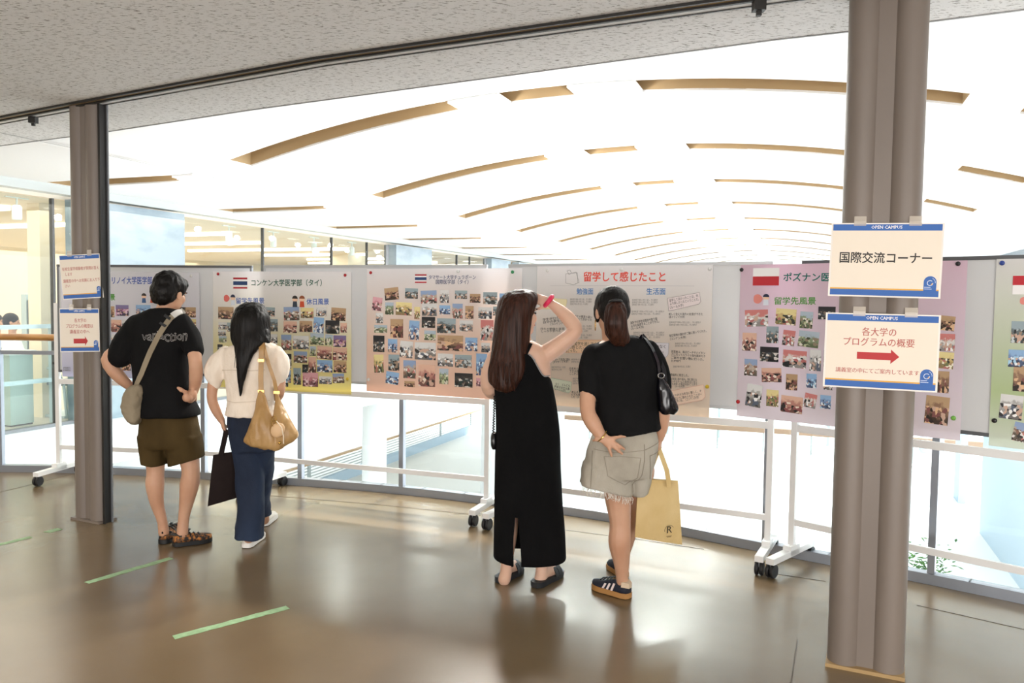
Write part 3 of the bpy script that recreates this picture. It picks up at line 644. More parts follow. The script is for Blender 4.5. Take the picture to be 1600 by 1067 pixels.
# poster 2: white to yellow
p2 = poster(0, 333, 1, 549, 424, 604, poster_mat('paper_yellow', ((0, '#f7ec9c'), (.35, '#f8f0bc'), (.62, '#f7f4ec'), (1, '#f7f5f6'))), 'poster shading from white to yellow, behind the woman with the tan bag')
flag(p2, 364.5, 433.5, 386.5, 451, THAI)
p2.ptext('コンケン大学医学部（タイ）', 393, 503, 442.5, 11, ink('#235c4a'), .018)
figures(p2, 361, 469, 13, ((3, '#27304a', '#dfe6f0'),)); bubble(p2, 354, 466, 4.5, '#d96a62')
p2.ptext('留学先風景', 369, 413, 470.5, 10, ink('#3f68b8'), .015); p2.ptext('休日風景', 479, 514, 472, 10.5, ink('#3f68b8'), .015)
figures(p2, 467, 471, 15, ((-6, '#2a2422', '#2f3a4a'), (5, '#8a4a2a', '#c9502f')))
PP2 = ((353, 489, 24, 19, 2), (348, 509, 13, 11, 1), (361, 511, 12, 14, 11), (347, 520, 12, 9, 1), (348, 530, 12, 10, 5), (344, 544, 8, 12, 3), (421, 487, 17, 14, 11), (425, 508, 18, 19, 11), (427, 530, 13, 16, 1),
       (455.5, 490, 24, 21, 0), (480, 489, 20, 16, 7), (502, 487, 16, 14, 1), (529, 491, 23, 20, 2), (453.5, 511, 21, 18, 6), (478, 510, 20, 17, 2), (498, 508, 16, 24, 4), (519.5, 511, 22, 21, 3), (537, 512, 10, 15, 6),
       (447.5, 535, 16, 24, 0), (470, 535, 25, 21, 1), (495.5, 529.5, 21, 18, 5), (514, 531, 12, 17, 5), (531, 533, 20, 18, 9), (489, 548.5, 9.5, 15, 5), (507, 551, 23, 20, 6), (531, 553, 22, 20, 6), (448, 564, 15, 23, 3),
       (469.5, 558, 21, 18, 0), (477, 576, 9, 13, 3), (488, 570, 12, 24, 6), (507.5, 572, 24, 19, 4), (531.5, 573, 20, 18, 2), (449, 588, 11, 20, 4), (464.5, 588, 12, 26, 11), (485, 593, 24, 22, 10), (508.5, 594, 20, 12, 1), (529, 591, 18, 15, 0), (445, 601, 11, 6, 3))
for i, (x, y, w, h, k) in enumerate(PP2): photo(p2, x, y, w, h, k, rng.uniform(-.06, .06) * (i % 3 == 0))
magnet(p2, 341, 428, 'red', 'red magnet at the top left of the white and yellow poster'); magnet(p2, 539.5, 430, 'red', 'red magnet at the top right of the white and yellow poster'); magnet(p2, 543, 592, 'yellow', 'yellow magnet at the bottom right of the yellow poster')
# poster 3: white to peach
p3 = poster(1, 573, 2, 815, 420, 611, poster_mat('paper_peach', ((0, '#f9d6c1'), (.4, '#f8ddcb'), (.75, '#f6ece7'), (1, '#f7f5f7'))), 'poster shading from white to peach with photographs, left of the long-haired woman')
flag(p3, 648.5, 428.5, 666.5, 442, THAI)
p3.ptext('タマサート大学チュラポーン', 670, 743.5, 433.7, 7.5, ink('#2e4170'), .012); p3.ptext('国際医学部（タイ）', 681, 732, 441, 7.5, ink('#2e4170'), .012)
PP3 = ((612, 459, 22, 19, 2, .1), (643, 458.5, 20, 16, 11, -.03), (670, 464, 25, 20, 0, .04), (694.5, 463, 14, 20, 1), (720.5, 460.5, 19, 13, 11), (742.5, 466, 16.5, 14, 2), (766, 466, 22, 19, 11), (786, 467, 11, 17, 4),
       (589.5, 475, 15, 21, 10, -.1), (608.5, 482, 13, 19, 5), (631, 482.5, 25, 20, 7, -.03), (652, 489, 9, 19, 7), (671, 484, 23, 19, 1), (695, 484, 17, 14, 4), (715, 486, 16, 23, 0), (733.5, 488, 13, 20, 2), (758, 489, 21, 18, 1), (777, 486, 13, 14, 11),
       (593, 497, 11, 16, 1), (595, 514, 20, 12, 5), (620, 513, 20, 29, 2), (647, 516, 16, 30, 4, -.05), (669.5, 503.5, 21, 17, 3), (697.5, 509, 29, 23, 11), (728.5, 509, 21, 17, 1), (761, 516, 20, 32, 8), (672, 524, 18, 15, 5), (784, 508, 16, 22, 2),
       (592, 537, 17.5, 25.5, 3), (613.5, 540, 14.5, 21, 4), (635, 546, 20, 26, 1, -.05), (664.5, 548.5, 33, 27, 1), (703.5, 536, 40, 24, 2), (736.5, 538, 19, 21, 4), (759, 543, 14, 15, 1), (785, 540, 18, 20, 7),
       (592, 568, 15, 28, 7, .05), (615.5, 566.5, 17, 25, 11), (640, 577, 19.5, 28, 0), (696, 562.5, 24, 20, 1), (724, 564.5, 26, 20, 11), (752.5, 569.5, 17, 34, 4), (783, 566, 20, 24, 8),
       (613, 590.5, 20, 19, 4, -.1), (667, 587, 26, 34, 6), (693.5, 588, 14, 24, 5), (724.5, 594, 28, 22, 3), (749, 597, 10, 13, 10), (640, 600, 16, 9, 2), (775, 598, 20, 16, 9))
for r in PP3: photo(p3, *r)
magnet(p3, 579.5, 426, 'red', 'red magnet at the top left of the peach poster'); magnet(p3, 716, 424, 'white', 'white magnet at the top middle of the peach poster'); magnet(p3, 801, 425, 'green', 'green magnet at the top right of the peach poster'); magnet(p3, 576, 593, 'white', 'white magnet at the bottom left of the peach poster')
# poster 4: text comments
p4 = poster(2, 838, 2, 1112, 416, 631, poster_mat('paper_cream', ((0, '#f6e6d4'), (.4, '#f5e9dc'), (.7, '#f4efea'), (1, '#f6f4f5'))), 'cream poster of printed comments under a red heading, between the two women in black')
p4.ptext('留学して感じたこと', 912, 1040, 433.5, 16, ink('#d8432f'), .022)
p4.ptext('勉強面', 901, 927, 456, 10.5, ink('#3b7fc0'), .014); p4.ptext('生活面', 1010, 1040, 456, 11, ink('#3b7fc0'), .014)
x1, y1 = p4.px(860, 447); x2, y2 = p4.px(1085, 446); p4.rect('rule', (x1 + x2) / 2, (y1 + y2) / 2, x2 - x1, .0012, ink('#b9b9bb'))
m_ln = ink('#3a3a3c')
for pts in (((884, 428), (884, 442), (896, 445), (903, 442), (902, 426), (884, 428)), ((893, 427), (900, 425), (905, 441), (899, 444)), ((886, 423), (889, 429), (893, 427), (891, 422), (886, 423))):
    q = MB(); c = [p4.px(*p) for p in pts]
    for u, v in zip(c, c[1:]): q.bar((*u, .001), (*v, .001), .0014, .0006)
    q.build('clip_art', m_ln, p4.ob, local=True)
def box_note(pts, fill, line):
    c = [p4.px(*p) for p in pts]; f = p4.flat('note_box', c, ink(fill), .0006)
    q = MB()
    for u, v in zip(c, c[1:] + c[:1]): q.bar((*u, .0011), (*v, .0011), .0016, .0006)
    q.build('outline', ink(line), f, local=True)
box_note(((1043, 466), (1093, 457), (1095, 471), (1092, 475), (1045, 486)), '#e8dcdc', '#5a5058')
box_note(((853, 465), (886, 468), (884, 482), (846, 483)), '#efe3b8', '#d6c890')
box_note(((885, 531), (940, 531), (940, 552), (884, 551)), '#f3d2b0', '#d98d6a')
box_note(((1010, 535), (1045, 536), (1044, 554), (1040, 559), (1010, 556)), '#e2dfe6', '#8c94ad')
box_note(((860, 590), (893, 597), (892, 611), (888, 614), (860, 606)), '#d9e0cc', '#7fa890')
box_note(((1046, 611), (1099, 601), (1102, 620), (1097, 625), (1048, 634)), '#f0d8c4', '#d99a86')
TX = [('留学して良かったことは、何', 1046, 1091, 470, 5, 462), ('より楽しかったということだ。', 1047, 1092, 475, 5, 467.5), ('（ルール大学）', 1047, 1068, 481, 5, 477), ('新しく会えた海外の友達ができた', 1045, 1098, 491, 4.6, 491), ('（南イリノイ大学）', 1045, 1070, 495.5, 4.4, 495.5),
      ('毎日現地の誰かがご飯に誘ってくれた。', 1046, 1104, 525, 4.6, 517), ('（コンケン大学）', 1047, 1072, 530, 4.6, 527), ('授業後は、毎日ビーチやハイキン', 1049, 1102, 549.5, 4.8, 552), ('グに行ってハワイの海を眺めたり', 1049, 1102, 554, 4.8, 557), ('ご飯やお買い物に行った。', 1049, 1100, 559, 4.8, 562), ('（UMEP）', 1049, 1064, 564, 4.4, 564),
      ('海外での学生の間合や取り組', 985, 1027, 505, 4.8, 498), ('み方を実感することができた。', 986, 1030, 510, 4.8, 502), ('（ルール大学）', 986, 1006, 514, 4.6, 511), ('さぁ留学を通して大事', 888, 938, 537, 6, 538), ('に感じたことは、', 888, 930, 542.5, 6, 543), ('だった。（ルール大学）', 885, 938, 548, 6, 549), ('誰もいなく', 1013, 1040, 540.5, 6, 542), ('なった。', 1013, 1037, 547.5, 6, 549),
      ('タイの人々は本当に優しく、そ', 1048, 1096, 619, 4.8, 611), ('の温かさに触れられたことが一', 1050, 1097, 624, 4.8, 616), ('番の思い出。（コンケン大学）', 1051, 1092, 628, 4.6, 621), ('学生がひたむきに', 848, 890, 500, 4.6, 494), ('自分の夢を語る姿', 849, 892, 504, 4.6, 499), ('（コンケン大学）', 860, 886, 507, 4.4, 504), ('日々の勉強と実習', 845, 882, 514, 4.4, 514), ('しっかり学べる', 846, 876, 518, 4.4, 517),
      ('少し待って英語に慣れ', 861, 891, 562, 4.4, 562), ('（タマサート大学）', 864, 888, 566, 4.2, 565), ('なく、どんどん', 868, 891, 600, 4.6, 603), ('声援が出せ大事', 866, 890, 604, 4.6, 608), ('（ルール大学）', 866, 884, 608, 4.4, 611), ('日本人の友達が', 890, 915, 576, 4.4, 576), ('でき大変うれしく', 890, 918, 580, 4.4, 580), ('ここがよかった', 890, 914, 584, 4.4, 584), ('考えるようになり', 893, 922, 613, 4.4, 613), ('とても勉強になる', 893, 922, 617, 4.4, 617), ('した（ルール大学）', 893, 920, 620.5, 4.4, 620.5),
      ('うと積極的に発言した。', 1041, 1076, 585.5, 4.8, 587), ('日々実習に取り組み、特に新たな', 1045, 1089, 592, 4.2, 593.5), ('いろいろなチームと意見を言い合い', 1045, 1089, 596, 4.2, 597.5), ('とても充実した毎日を送ることがで', 1045, 1089, 600, 4.2, 601), ('きた。（ルール大学）', 1045, 1070, 603.5, 4.2, 604), ('日本との教育の違い', 895, 925, 494, 4.6, 496), ('が学べて良かった', 895, 925, 498, 4.6, 500)]
for b_, xl, xr, y1, h, y2 in TX: p4.ptext(b_, xl, xr, y1, h, ink('#2f2c2c'), .008, py2=y2)
GR = [(891, 925, 468, 3), (988, 1028, 469, 3), (987, 1038, 487, 2), (1046, 1095, 504, 2), (990, 1038, 520, 3), (1055, 1095, 537, 2), (893, 925, 510, 3), (893, 918, 562, 2), (862, 884, 574, 2), (895, 920, 592, 3), (1052, 1085, 573, 1), (1012, 1040, 566, 3), (893, 925, 524, 2)]
for xl, xr, y, n in GR:
    for i in range(n): p4.ptext('医療実習で現地の学生と話し、学ぶ姿勢が', xl, xr - (6 if i == n - 1 else 0), y + 3.6 * i, 3.4, ink('#8f8b88'), .0)
magnet(p4, 856, 423, 'white', 'white magnet at the top left of the cream comment poster'); magnet(p4, 971, 421, 'white', 'white magnet at the top middle of the cream comment poster'); magnet(p4, 1109, 420, 'white', 'white magnet at the top right of the cream comment poster'); magnet(p4, 1105, 604, 'yellow', 'yellow magnet at the right edge of the cream comment poster')
# poster 5: pink and lavender, behind the right column
p5 = poster(2, 1155, 3, 1508, 414, 650, poster_mat('paper_pink', ((0, '#f0e8ee'), (.45, '#ecdfea'), (1, '#ebd0df'))), 'pale pink poster of photographs passing behind the right column')
flag(p5, 1177, 419, 1217, 446, ((.48, 1, '#bf2a35'),))
p5.ptext('ポズナン医科大学', 1224, 1345, 434, 14, ink('#1f6f66'), .025)
p5.ptext('留学先風景', 1210, 1275, 471, 12.5, ink('#5c9a4a'), .02); figures(p5, 1190, 468, 17, ((7, '#27304a', '#dfe6f0'),)); bubble(p5, 1184, 467, 7, '#e08a80')
PP5 = ((1182, 497, 36, 26, 8, .05), (1228, 495, 32, 25, 7, -.05), (1260, 500, 20, 26, 5, -.04), (1292, 489, 27, 20, 3), (1171, 534, 22, 28, 6), (1207, 523, 19, 26, 11), (1232.5, 528, 19, 24, 8, -.1), (1263.5, 530, 32, 25, 5, -.08), (1202, 553.5, 29, 23, 3), (1241.5, 561, 37, 27, 8, -.04),
       (1274, 563, 18, 33, 1), (1173, 574, 20, 26, 0), (1205.5, 586, 31, 22, 6, .06), (1237, 597, 18, 25, 2), (1268, 595, 16, 22, 4), (1178, 618, 24, 35, 1, -.1), (1207, 622, 19, 26, 7), (1237, 632, 34, 26, 6, -.04), (1266, 626, 19, 22, 8, -.15), (1290, 628, 17, 21, 4), (1295, 560, 16, 26, 11), (1294, 604, 14, 10, 1),
       (1479, 505, 26, 23, 2, -.08), (1480, 535, 24, 27, 8), (1477, 563, 26, 26, 7, -.04), (1474, 597, 18, 34, 2), (1464, 641, 37, 44, 2, -.05), (1440, 510, 28, 24, 5), (1438, 545, 28, 24, 11))
for r in PP5: photo(p5, *r)
magnet(p5, 1159, 421.5, 'black', 'black magnet at the top left of the pale pink poster'); magnet(p5, 1153.5, 627.5, 'red', 'red magnet at the lower left of the pale pink poster'); magnet(p5, 1497, 412, 'black', 'black magnet at the top right of the pale pink poster'); magnet(p5, 1490, 653, 'lime', 'lime green magnet at the lower right of the pale pink poster')
# poster 6: green, at the right edge of the picture
p6 = poster(3, 1553, 3, 1950, 405, 697, poster_mat('paper_green', ((0, '#e8efe5'), (.3, '#c9dbaa'), (.6, '#dde6cf'), (1, '#efeeed'))), 'pale green poster at the far right, running out of view')
flag(p6, 1583, 431, 1640, 460, ((0, .5, '#bf2a35'),)); bubble(p6, 1600, 470, 7, '#e08a80')
for r in ((1592, 519, 24, 34, 11), (1588, 560, 25, 27, 4), (1600, 592, 34, 40, 2), (1580, 636, 36, 38, 1, -.05), (1598, 676, 30, 30, 0, -.15), (1640, 540, 40, 36, 6), (1650, 600, 40, 40, 3)): photo(p6, *r)
magnet(p6, 1566, 411, 'blue', 'blue magnet at the top left of the pale green poster'); magnet(p6, 1554, 657, 'black', 'black magnet at the lower left of the pale green poster')

# ------------------------------------------------------------------ laminated signs taped to the columns
m_lam = mat('laminate', '#eadfce', .4, spec=.25); m_lb = mat('sign_border', '#e9e3da', .3, spec=.3); m_tapec = mat('clear_tape', '#e4dbcd', .15, alpha=.45)
BLU, YEL, RED = ink('#2f63ae'), ink('#e2a93c'), ink('#b5564c')
def sign(tl, tr, bl, col, n_, off, label, lines, arrow=None, tapes=(), narrow=False):
    o = Vector((col.x, col.y, 1)) + n_ * off; pt = lambda p: at_plane(*p, o, n_)
    a_, b_, c = pt(tl), pt(tr), pt(bl); x = b_ - a_; y = a_ - c; sh = Sheet(a_ + x / 2 - y / 2, x, y); w, h = x.length, y.length
    q = MB(); q.box((0, 0, -.0015), (w, h, .003)); sh.root('sign', q, m_lb); tag(sh.ob, label, 'sign', 'laminated signs on the columns')
    sh.rect('paper', 0, 0, w * .965, h * .955, m_lam, .0004)
    sh.rect('top_band', 0, h * .44, w * .965, h * .085, BLU, .0008); sh.text('OPEN CAMPUS', 0, h * .44, h * .062, ink('#f2f0ec'), .02, w * .275)
    sh.rect('bottom_band', 0, -h * .44, w * .965, h * .08, BLU, .0008); sh.rect('yellow_line', 0, -h * .39, w * .965, h * .018, YEL, .0008)
    # emblem: blue arch with a pale ring and lines
    ex, ey, er = w * .405, -h * .28, w * .055; arch = [(ex - er, -h * .44), (ex + er, -h * .44), (ex + er, ey)] + [(ex + er * math.cos(k * math.pi / 12), ey + er * math.sin(k * math.pi / 12)) for k in range(1, 12)] + [(ex - er, ey)]
    em = sh.flat('emblem', arch, BLU, .0010)
    q = MB()
    for k in range(10): 
        f = lambda k: (ex + er * .45 * math.cos(k * .56 + .8), ey - er * .2 + er * .45 * math.sin(k * .56 + .8), .0014)
        q.bar(f(k), f(k + 1), .0022, .0005)
    for k in range(5):
        f = lambda k: (ex + er * .8 * math.cos(k * .25 - .1), ey - er * .1 + er * .8 * math.sin(k * .25 - .1), .0014); q.bar(f(k), f(k + 1), .0014, .0005)
    for k in range(2): q.bar((ex - er * .9, ey - er * (.95 + .3 * k), .0014), (ex + er * (.1 + .2 * k), ey - er * (.95 + .3 * k), .0014), .0022, .0005)
    q.build('emblem_mark', ink('#dce8f4'), em, local=True)
    sh.flat('emblem_dot', [(ex + er * .1, ey - er * .55), (ex + er * .4, ey - er * .45), (ex + er * .35, ey - er * .15)], YEL, .0014, parent=em)
    for body, cx, cy, sz, wd, m_, bd in lines: sh.text(body, cx * w, cy * h, sz * h, m_, bd, wd * w)
    if arrow:
        cx, cy, aw, ah = arrow; cx *= w; cy *= h; aw *= w; ah *= h
        sh.flat('arrow', [(cx - aw / 2, cy - ah / 4), (cx + aw * .3, cy - ah / 4), (cx + aw * .3, cy - ah / 2), (cx + aw / 2, cy), (cx + aw * .3, cy + ah / 2), (cx + aw * .3, cy + ah / 4), (cx - aw / 2, cy + ah / 4)], ink('#b8292c'), .001)
    for tx, in tapes:
        q = MB(); q.rings([[(tx * w + dx, h / 2 - .012, .0016), (tx * w + dx, h / 2 + .008, .0012), (tx * w + dx, h / 2 + .028, -.006), (tx * w + dx, h / 2 + .028, -.0068), (tx * w + dx, h / 2 + .008, .0004), (tx * w + dx, h / 2 - .012, .0008)] for dx in (-w * .055, w * .055)])
        q.build('clear_tape', m_tapec, sh.ob, local=True)
    return sh
BK = ink('#2b2622')
RN = Vector((-.36, -.93, 0)).normalized()
sign((1300, 348.5), (1477, 348), (1293, 462), COLR, RN, .085, 'larger upper OPEN CAMPUS sign with black heading on the right column', [('国際交流コーナー', 0, .02, .16, .82, BK, .02)], tapes=((-.24,), (.25,)))
sign((1290, 488), (1470, 492.5), (1286, 603.5), COLR, RN, .087, 'lower OPEN CAMPUS sign with red arrow and text on the right column',
     [('各大学の', -.02, .25, .12, .3, RED, .01), ('プログラムの概要', -.02, .115, .12, .62, RED, .01), ('講義室の中にてご案内しています', -.025, -.265, .07, .73, RED, .01)], arrow=(-.02, -.06, .37, .19), tapes=((-.2,), (.25,)))
LN = Vector((.22, -.97, 0)).normalized()
sign((96, 399), (159.5, 396), (94.5, 468.5), COLL, LN, .135, 'upper sign with red text and glare on the left column', [('在校生留学経験者が質問お答え', .0, .18, .085, .9, RED, .01), ('します', -.3, .06, .085, .16, RED, .01), ('講義室の中へお気軽にお入り下', .0, -.09, .085, .9, RED, .01), ('さい', -.36, -.2, .08, .12, RED, .01)], tapes=((-.24,), (.25,)))
sign((93.5, 482), (155.5, 482), (93.5, 550), COLL, LN, .137, 'lower sign with red text and small red arrow on the left column', [('各大学の', .02, .22, .1, .3, RED, .01), ('プログラムの概要は', .0, .09, .1, .68, RED, .01), ('講義室の中へ', .0, -.04, .1, .5, RED, .01)], arrow=(.02, -.25, .36, .22), tapes=((-.2,), (.25,)))
# ------------------------------------------------------------------ people
def remesh(mb, voxel, it=4, wr=0, wscale=9, seed=0, stretch=(1, 1, .5)):
    me = bpy.data.meshes.new('tmp'); me.from_pydata([tuple(v) for v in mb.v], [], mb.f)
    b = bmesh.new(); b.from_mesh(me); bmesh.ops.recalc_face_normals(b, faces=b.faces); b.to_mesh(me); b.free()
    o = bpy.data.objects.new('tmp', me); COL.objects.link(o)
    r = o.modifiers.new('r', 'REMESH'); r.mode = 'VOXEL'; r.voxel_size = voxel; r.use_smooth_shade = True
    if it: s = o.modifiers.new('s', 'SMOOTH'); s.factor = .5; s.iterations = it
    bpy.context.view_layer.update()
    m2 = bpy.data.meshes.new_from_object(o.evaluated_get(bpy.context.evaluated_depsgraph_get()))
    bpy.data.objects.remove(o); bpy.data.meshes.remove(me)
    if wr:
        S = Vector(stretch); off = Vector((seed * 7.3, seed * 3.1, seed))
        ns = [v.normal.copy() for v in m2.vertices]
        for v, n_ in zip(m2.vertices, ns):
            q = Vector((v.co.x * S.x, v.co.y * S.y, v.co.z * S.z)) * wscale + off
            v.co += n_ * (wr * (noise.noise(q) + .5 * noise.noise(q * 2.3)))
    m2.polygons.foreach_set('use_smooth', [True] * len(m2.polygons)); return m2
def put(name, me, m, parent):
    me.name = name; me.materials.clear(); me.materials.append(m); o_ = org(parent)
    me.transform(Matrix.Translation(-o_)); me.update(); return link(name, me, parent)
def cat(rows, n=3):
    """smooth interpolation of parameter rows"""
    rows = [list(r) + [0] * (6 - len(r)) for r in rows]; out = []
    for i in range(len(rows) - 1):
        p = [rows[max(i - 1, 0)], rows[i], rows[i + 1], rows[min(i + 2, len(rows) - 1)]]
        for j in range(n):
            q = j / n
            out.append([.5 * (2 * b_ + (c - a_) * q + (2 * a_ - 5 * b_ + 4 * c - d) * q * q + (3 * b_ - a_ - 3 * c + d) * q ** 3) for a_, b_, c, d in zip(*p)])
    return out + [rows[-1]]
class Fig:
    """a figure standing at distance y; helper shapes are laid out on the figure's own plane, with depth d behind (+) or before (-) it"""
    def __init__(s, y): s.y = y
    def p(s, px, py, d=0): return at_y(px, py, s.y + d)
    def loft(s, mb, rows, e=2.3, n=28, sub=3, cap=True):
        rs = []
        for xl, yl, xr, yr, hd, d in cat(rows, sub):
            a_ = s.p(xl, yl, d); b_ = s.p(xr, yr, d); c = (a_ + b_) / 2; h = (b_ - a_) / 2; ring = []
            for j in range(n):
                th = 2 * math.pi * j / n; co, si = math.cos(th), math.sin(th)
                ring.append(c + h * (abs(co) ** (2 / e) * (1 if co > 0 else -1)) + Vector((0, 1, 0)) * (hd * abs(si) ** (2 / e) * (1 if si > 0 else -1)))
            rs.append(ring)
        mb.rings(rs, cap); return rs
    def limb(s, mb, rows, n=14, sub=3):
        rr = cat([(r[0], r[1], r[2], r[3], 0, 0) for r in rows], sub)
        mb.tube([s.p(r[0], r[1], r[2]) for r in rr], [r[3] for r in rr], n); mb.ball(s.p(*rows[0][:3]), rows[0][3]); mb.ball(s.p(*rows[-1][:3]), rows[-1][3])
    def path(s, rows): return [s.p(*r) for r in rows]
def frame(f, up=(0, 0, 1)):
    f = Vector(f).normalized(); r = f.cross(Vector(up)).normalized(); return r, f, r.cross(f)
def head(mb, c, f, k=1.0, up=(0, 0, 1)):
    """skull, jaw, nose, lips, brow and ears; f points where the face looks"""
    ax = frame(f, up); X, Y, Z = ax; c = Vector(c); g = lambda x, y, z: c + X * (x * k) + Y * (y * k) + Z * (z * k)
    mb.ball(g(0, -.012, .028), (.073 * k, .09 * k, .088 * k), 18, 12, ax); mb.ball(g(0, .028, -.03), (.062 * k, .066 * k, .085 * k), 16, 10, ax)
    mb.ball(g(0, .055, -.085), (.034 * k, .035 * k, .028 * k), 12, 8, ax); mb.ball(g(0, .098, -.022), (.013 * k, .017 * k, .014 * k), 10, 6, ax)
    mb.tube([g(0, .088, .025), g(0, .102, -.016)], [.008 * k, .011 * k], 8); mb.ball(g(0, .088, -.058), (.022 * k, .010 * k, .009 * k), 10, 6, ax)
    for e in (-1, 1):
        mb.ball(g(.028 * e, .078, .026), (.02 * k, .012 * k, .008 * k), 10, 6, ax); mb.ball(g(.04 * e, .06, -.02), (.024 * k, .024 * k, .03 * k), 10, 6, ax)
        mb.ball(g(.077 * e, -.002, -.012), (.011 * k, .02 * k, .032 * k), 10, 8, ax)
    return ax, g
def face_bits(th, g, k, ax):
    me_ = mat('eye_dark', '#2a211d', .3); ml = mat('lip', '#b5706a', .5); mbr = mat('brow', '#2c2420', .8)
    for e in (-1, 1):
        MB().ball(g(.03 * e, .082, .008), (.012 * k, .008 * k, .006 * k), 10, 6, ax).build('eye', me_, th, 1)
        MB().ball(g(.03 * e, .089, .03), (.018 * k, .005 * k, .004 * k), 10, 6, ax).build('eyebrow', mbr, th, 1)
    MB().ball(g(0, .094, -.058), (.02 * k, .006 * k, .007 * k), 10, 6, ax).build('lips', ml, th, 1)
def finger(mb, pts, r0_=.0088, r1_=.0068):
    n = len(pts); mb.tube(pts, [r0_ + (r1_ - r0_) * i / (n - 1) for i in range(n)], 8); mb.ball(pts[-1], r1_ * 1.02, 8, 6)
    for q in pts[:-1]: mb.ball(q, r0_, 8, 6)
def hand(mb, w, d, nrm, side, curl=.5, k=1.0, spread=.0, thumb=(.6, .5)):
    """w wrist, d finger direction, nrm back of the hand, side towards the thumb"""
    d = Vector(d).normalized(); nrm = Vector(nrm); nrm = (nrm - d * nrm.dot(d)).normalized(); sd = Vector(side); sd = (sd - d * sd.dot(d) - nrm * sd.dot(nrm)).normalized(); w = Vector(w)
    pc = w + d * (.048 * k); mb.ball(pc, (.040 * k, .050 * k, .017 * k), 14, 8, (sd, d, nrm)); mb.ball(w + d * .072 * k, (.041 * k, .022 * k, .014 * k), 12, 8, (sd, d, nrm))
    mb.ball(w + d * .012 * k, (.027 * k, .03 * k, .019 * k), 12, 8, (sd, d, nrm))
    for i, L_ in enumerate((.072, .080, .074, .058)):
        o = (1.5 - i) * .0205 * k; b_ = w + d * ((.085 - .006 * abs(1 - i)) * k) + sd * o; dd = (d + sd * (spread * (1.5 - i))).normalized(); pts = [b_]; a_ = 0
        for f_ in (.42, .32, .26):
            a_ += curl * .9; pts.append(pts[-1] + (dd * math.cos(a_) - nrm * math.sin(a_)) * (L_ * f_ * k))
        finger(mb, pts, .0088 * k, .0068 * k)
    t0 = w + d * .025 * k + sd * .028 * k; t1 = t0 + (d * .6 + sd * thumb[0] - nrm * .2).normalized() * .038 * k; t2 = t1 + (d * .8 + sd * (thumb[0] * .4) - nrm * thumb[1]).normalized() * .03 * k; t3 = t2 + (d * .9 - nrm * thumb[1]).normalized() * .024 * k
    finger(mb, [t0, t1, t2, t3], .0105 * k, .0078 * k)
def shoe(th, heel, toe, w, m_up, m_sole, h=.085, sole=.028, name='shoe', toeh=.05, details=None):
    heel = Vector((heel[0], heel[1], 0)); toe = Vector((toe[0], toe[1], 0)); f = (toe - heel).normalized(); r = f.cross(UP); L_ = (toe - heel).length
    prof = [(0, .30), (.03, .58), (.12, .76), (.3, .80), (.5, .86), (.7, 1.0), (.85, .92), (.95, .62), (1, .28)]
    ring = lambda u, hw, z0, z1: [heel + f * (u * L_) + r * (hw * w / 2 * sx) + UP * z for sx, z in ((-1, z0), (-1.0, (z0 + z1) * .5), (-.72, z0 + (z1 - z0) * .85), (0, z1), (.72, z0 + (z1 - z0) * .85), (1.0, (z0 + z1) * .5), (1, z0))]
    hs = [.9, 1, 1, .98, .86, .66, .6, .52, .42]
    q = MB(); q.rings([ring(.01 + u * .98, hw * .94, sole * .8, sole + (h - sole) * k_ if u < .6 else sole + (toeh - sole) * k_ / .66) for (u, hw), k_ in zip(prof, hs)])
    up = q.build(name, m_up, th, 2)
    q = MB(); q.rings([[heel + f * (u * L_) + r * (hw * w / 2 * sx * 1.04) + UP * z for sx, z in ((-1, .004), (-1.03, sole), (1.03, sole), (1, .004))] for u, hw in prof]); q.build('sole', m_sole, up, 1)
    return up, f, r, heel, L_
def drape(me, bvh, off=.003, d=(0, 1, 0)):
    d = Vector(d)
    for v in me.vertices:
        h = bvh.ray_cast(v.co - d * .6, d)
        if h[0] is not None: v.co = h[0] + h[1] * off + (-d) * 0
def bvh_of(me): return BVHTree.FromPolygons([v.co.copy() for v in me.vertices], [tuple(p.vertices) for p in me.polygons])
def ribbon(pts, w, th=.003, wdir=None, bvh=None, off=.004):
    """flat strap through pts; if bvh is given each point is laid on that surface first"""
    pts = [Vector(p) for p in pts]; out = []
    for i in range(len(pts) - 1):
        for j in range(8): out.append(pts[i].lerp(pts[i + 1], j / 8))
    out.append(pts[-1]); ns = []
    for i, p in enumerate(out):
        n_ = Vector((0, -1, 0))
        if bvh:
            h = bvh.ray_cast(p - Vector((0, 1, 0)) * .6, Vector((0, 1, 0)))
            if h[0] is not None: out[i] = h[0] + h[1] * off; n_ = h[1]
        ns.append(n_)
    rs = []
    for i, p in enumerate(out):
        t_ = (out[min(i + 1, len(out) - 1)] - out[max(i - 1, 0)]).normalized(); w_ = (Vector(wdir) if wdir else t_.cross(ns[i])).normalized() * (w / 2); n_ = ns[i] * (th / 2)
        rs.append([p - w_ - n_, p + w_ - n_, p + w_ + n_, p - w_ + n_])
    return MB().rings(rs)

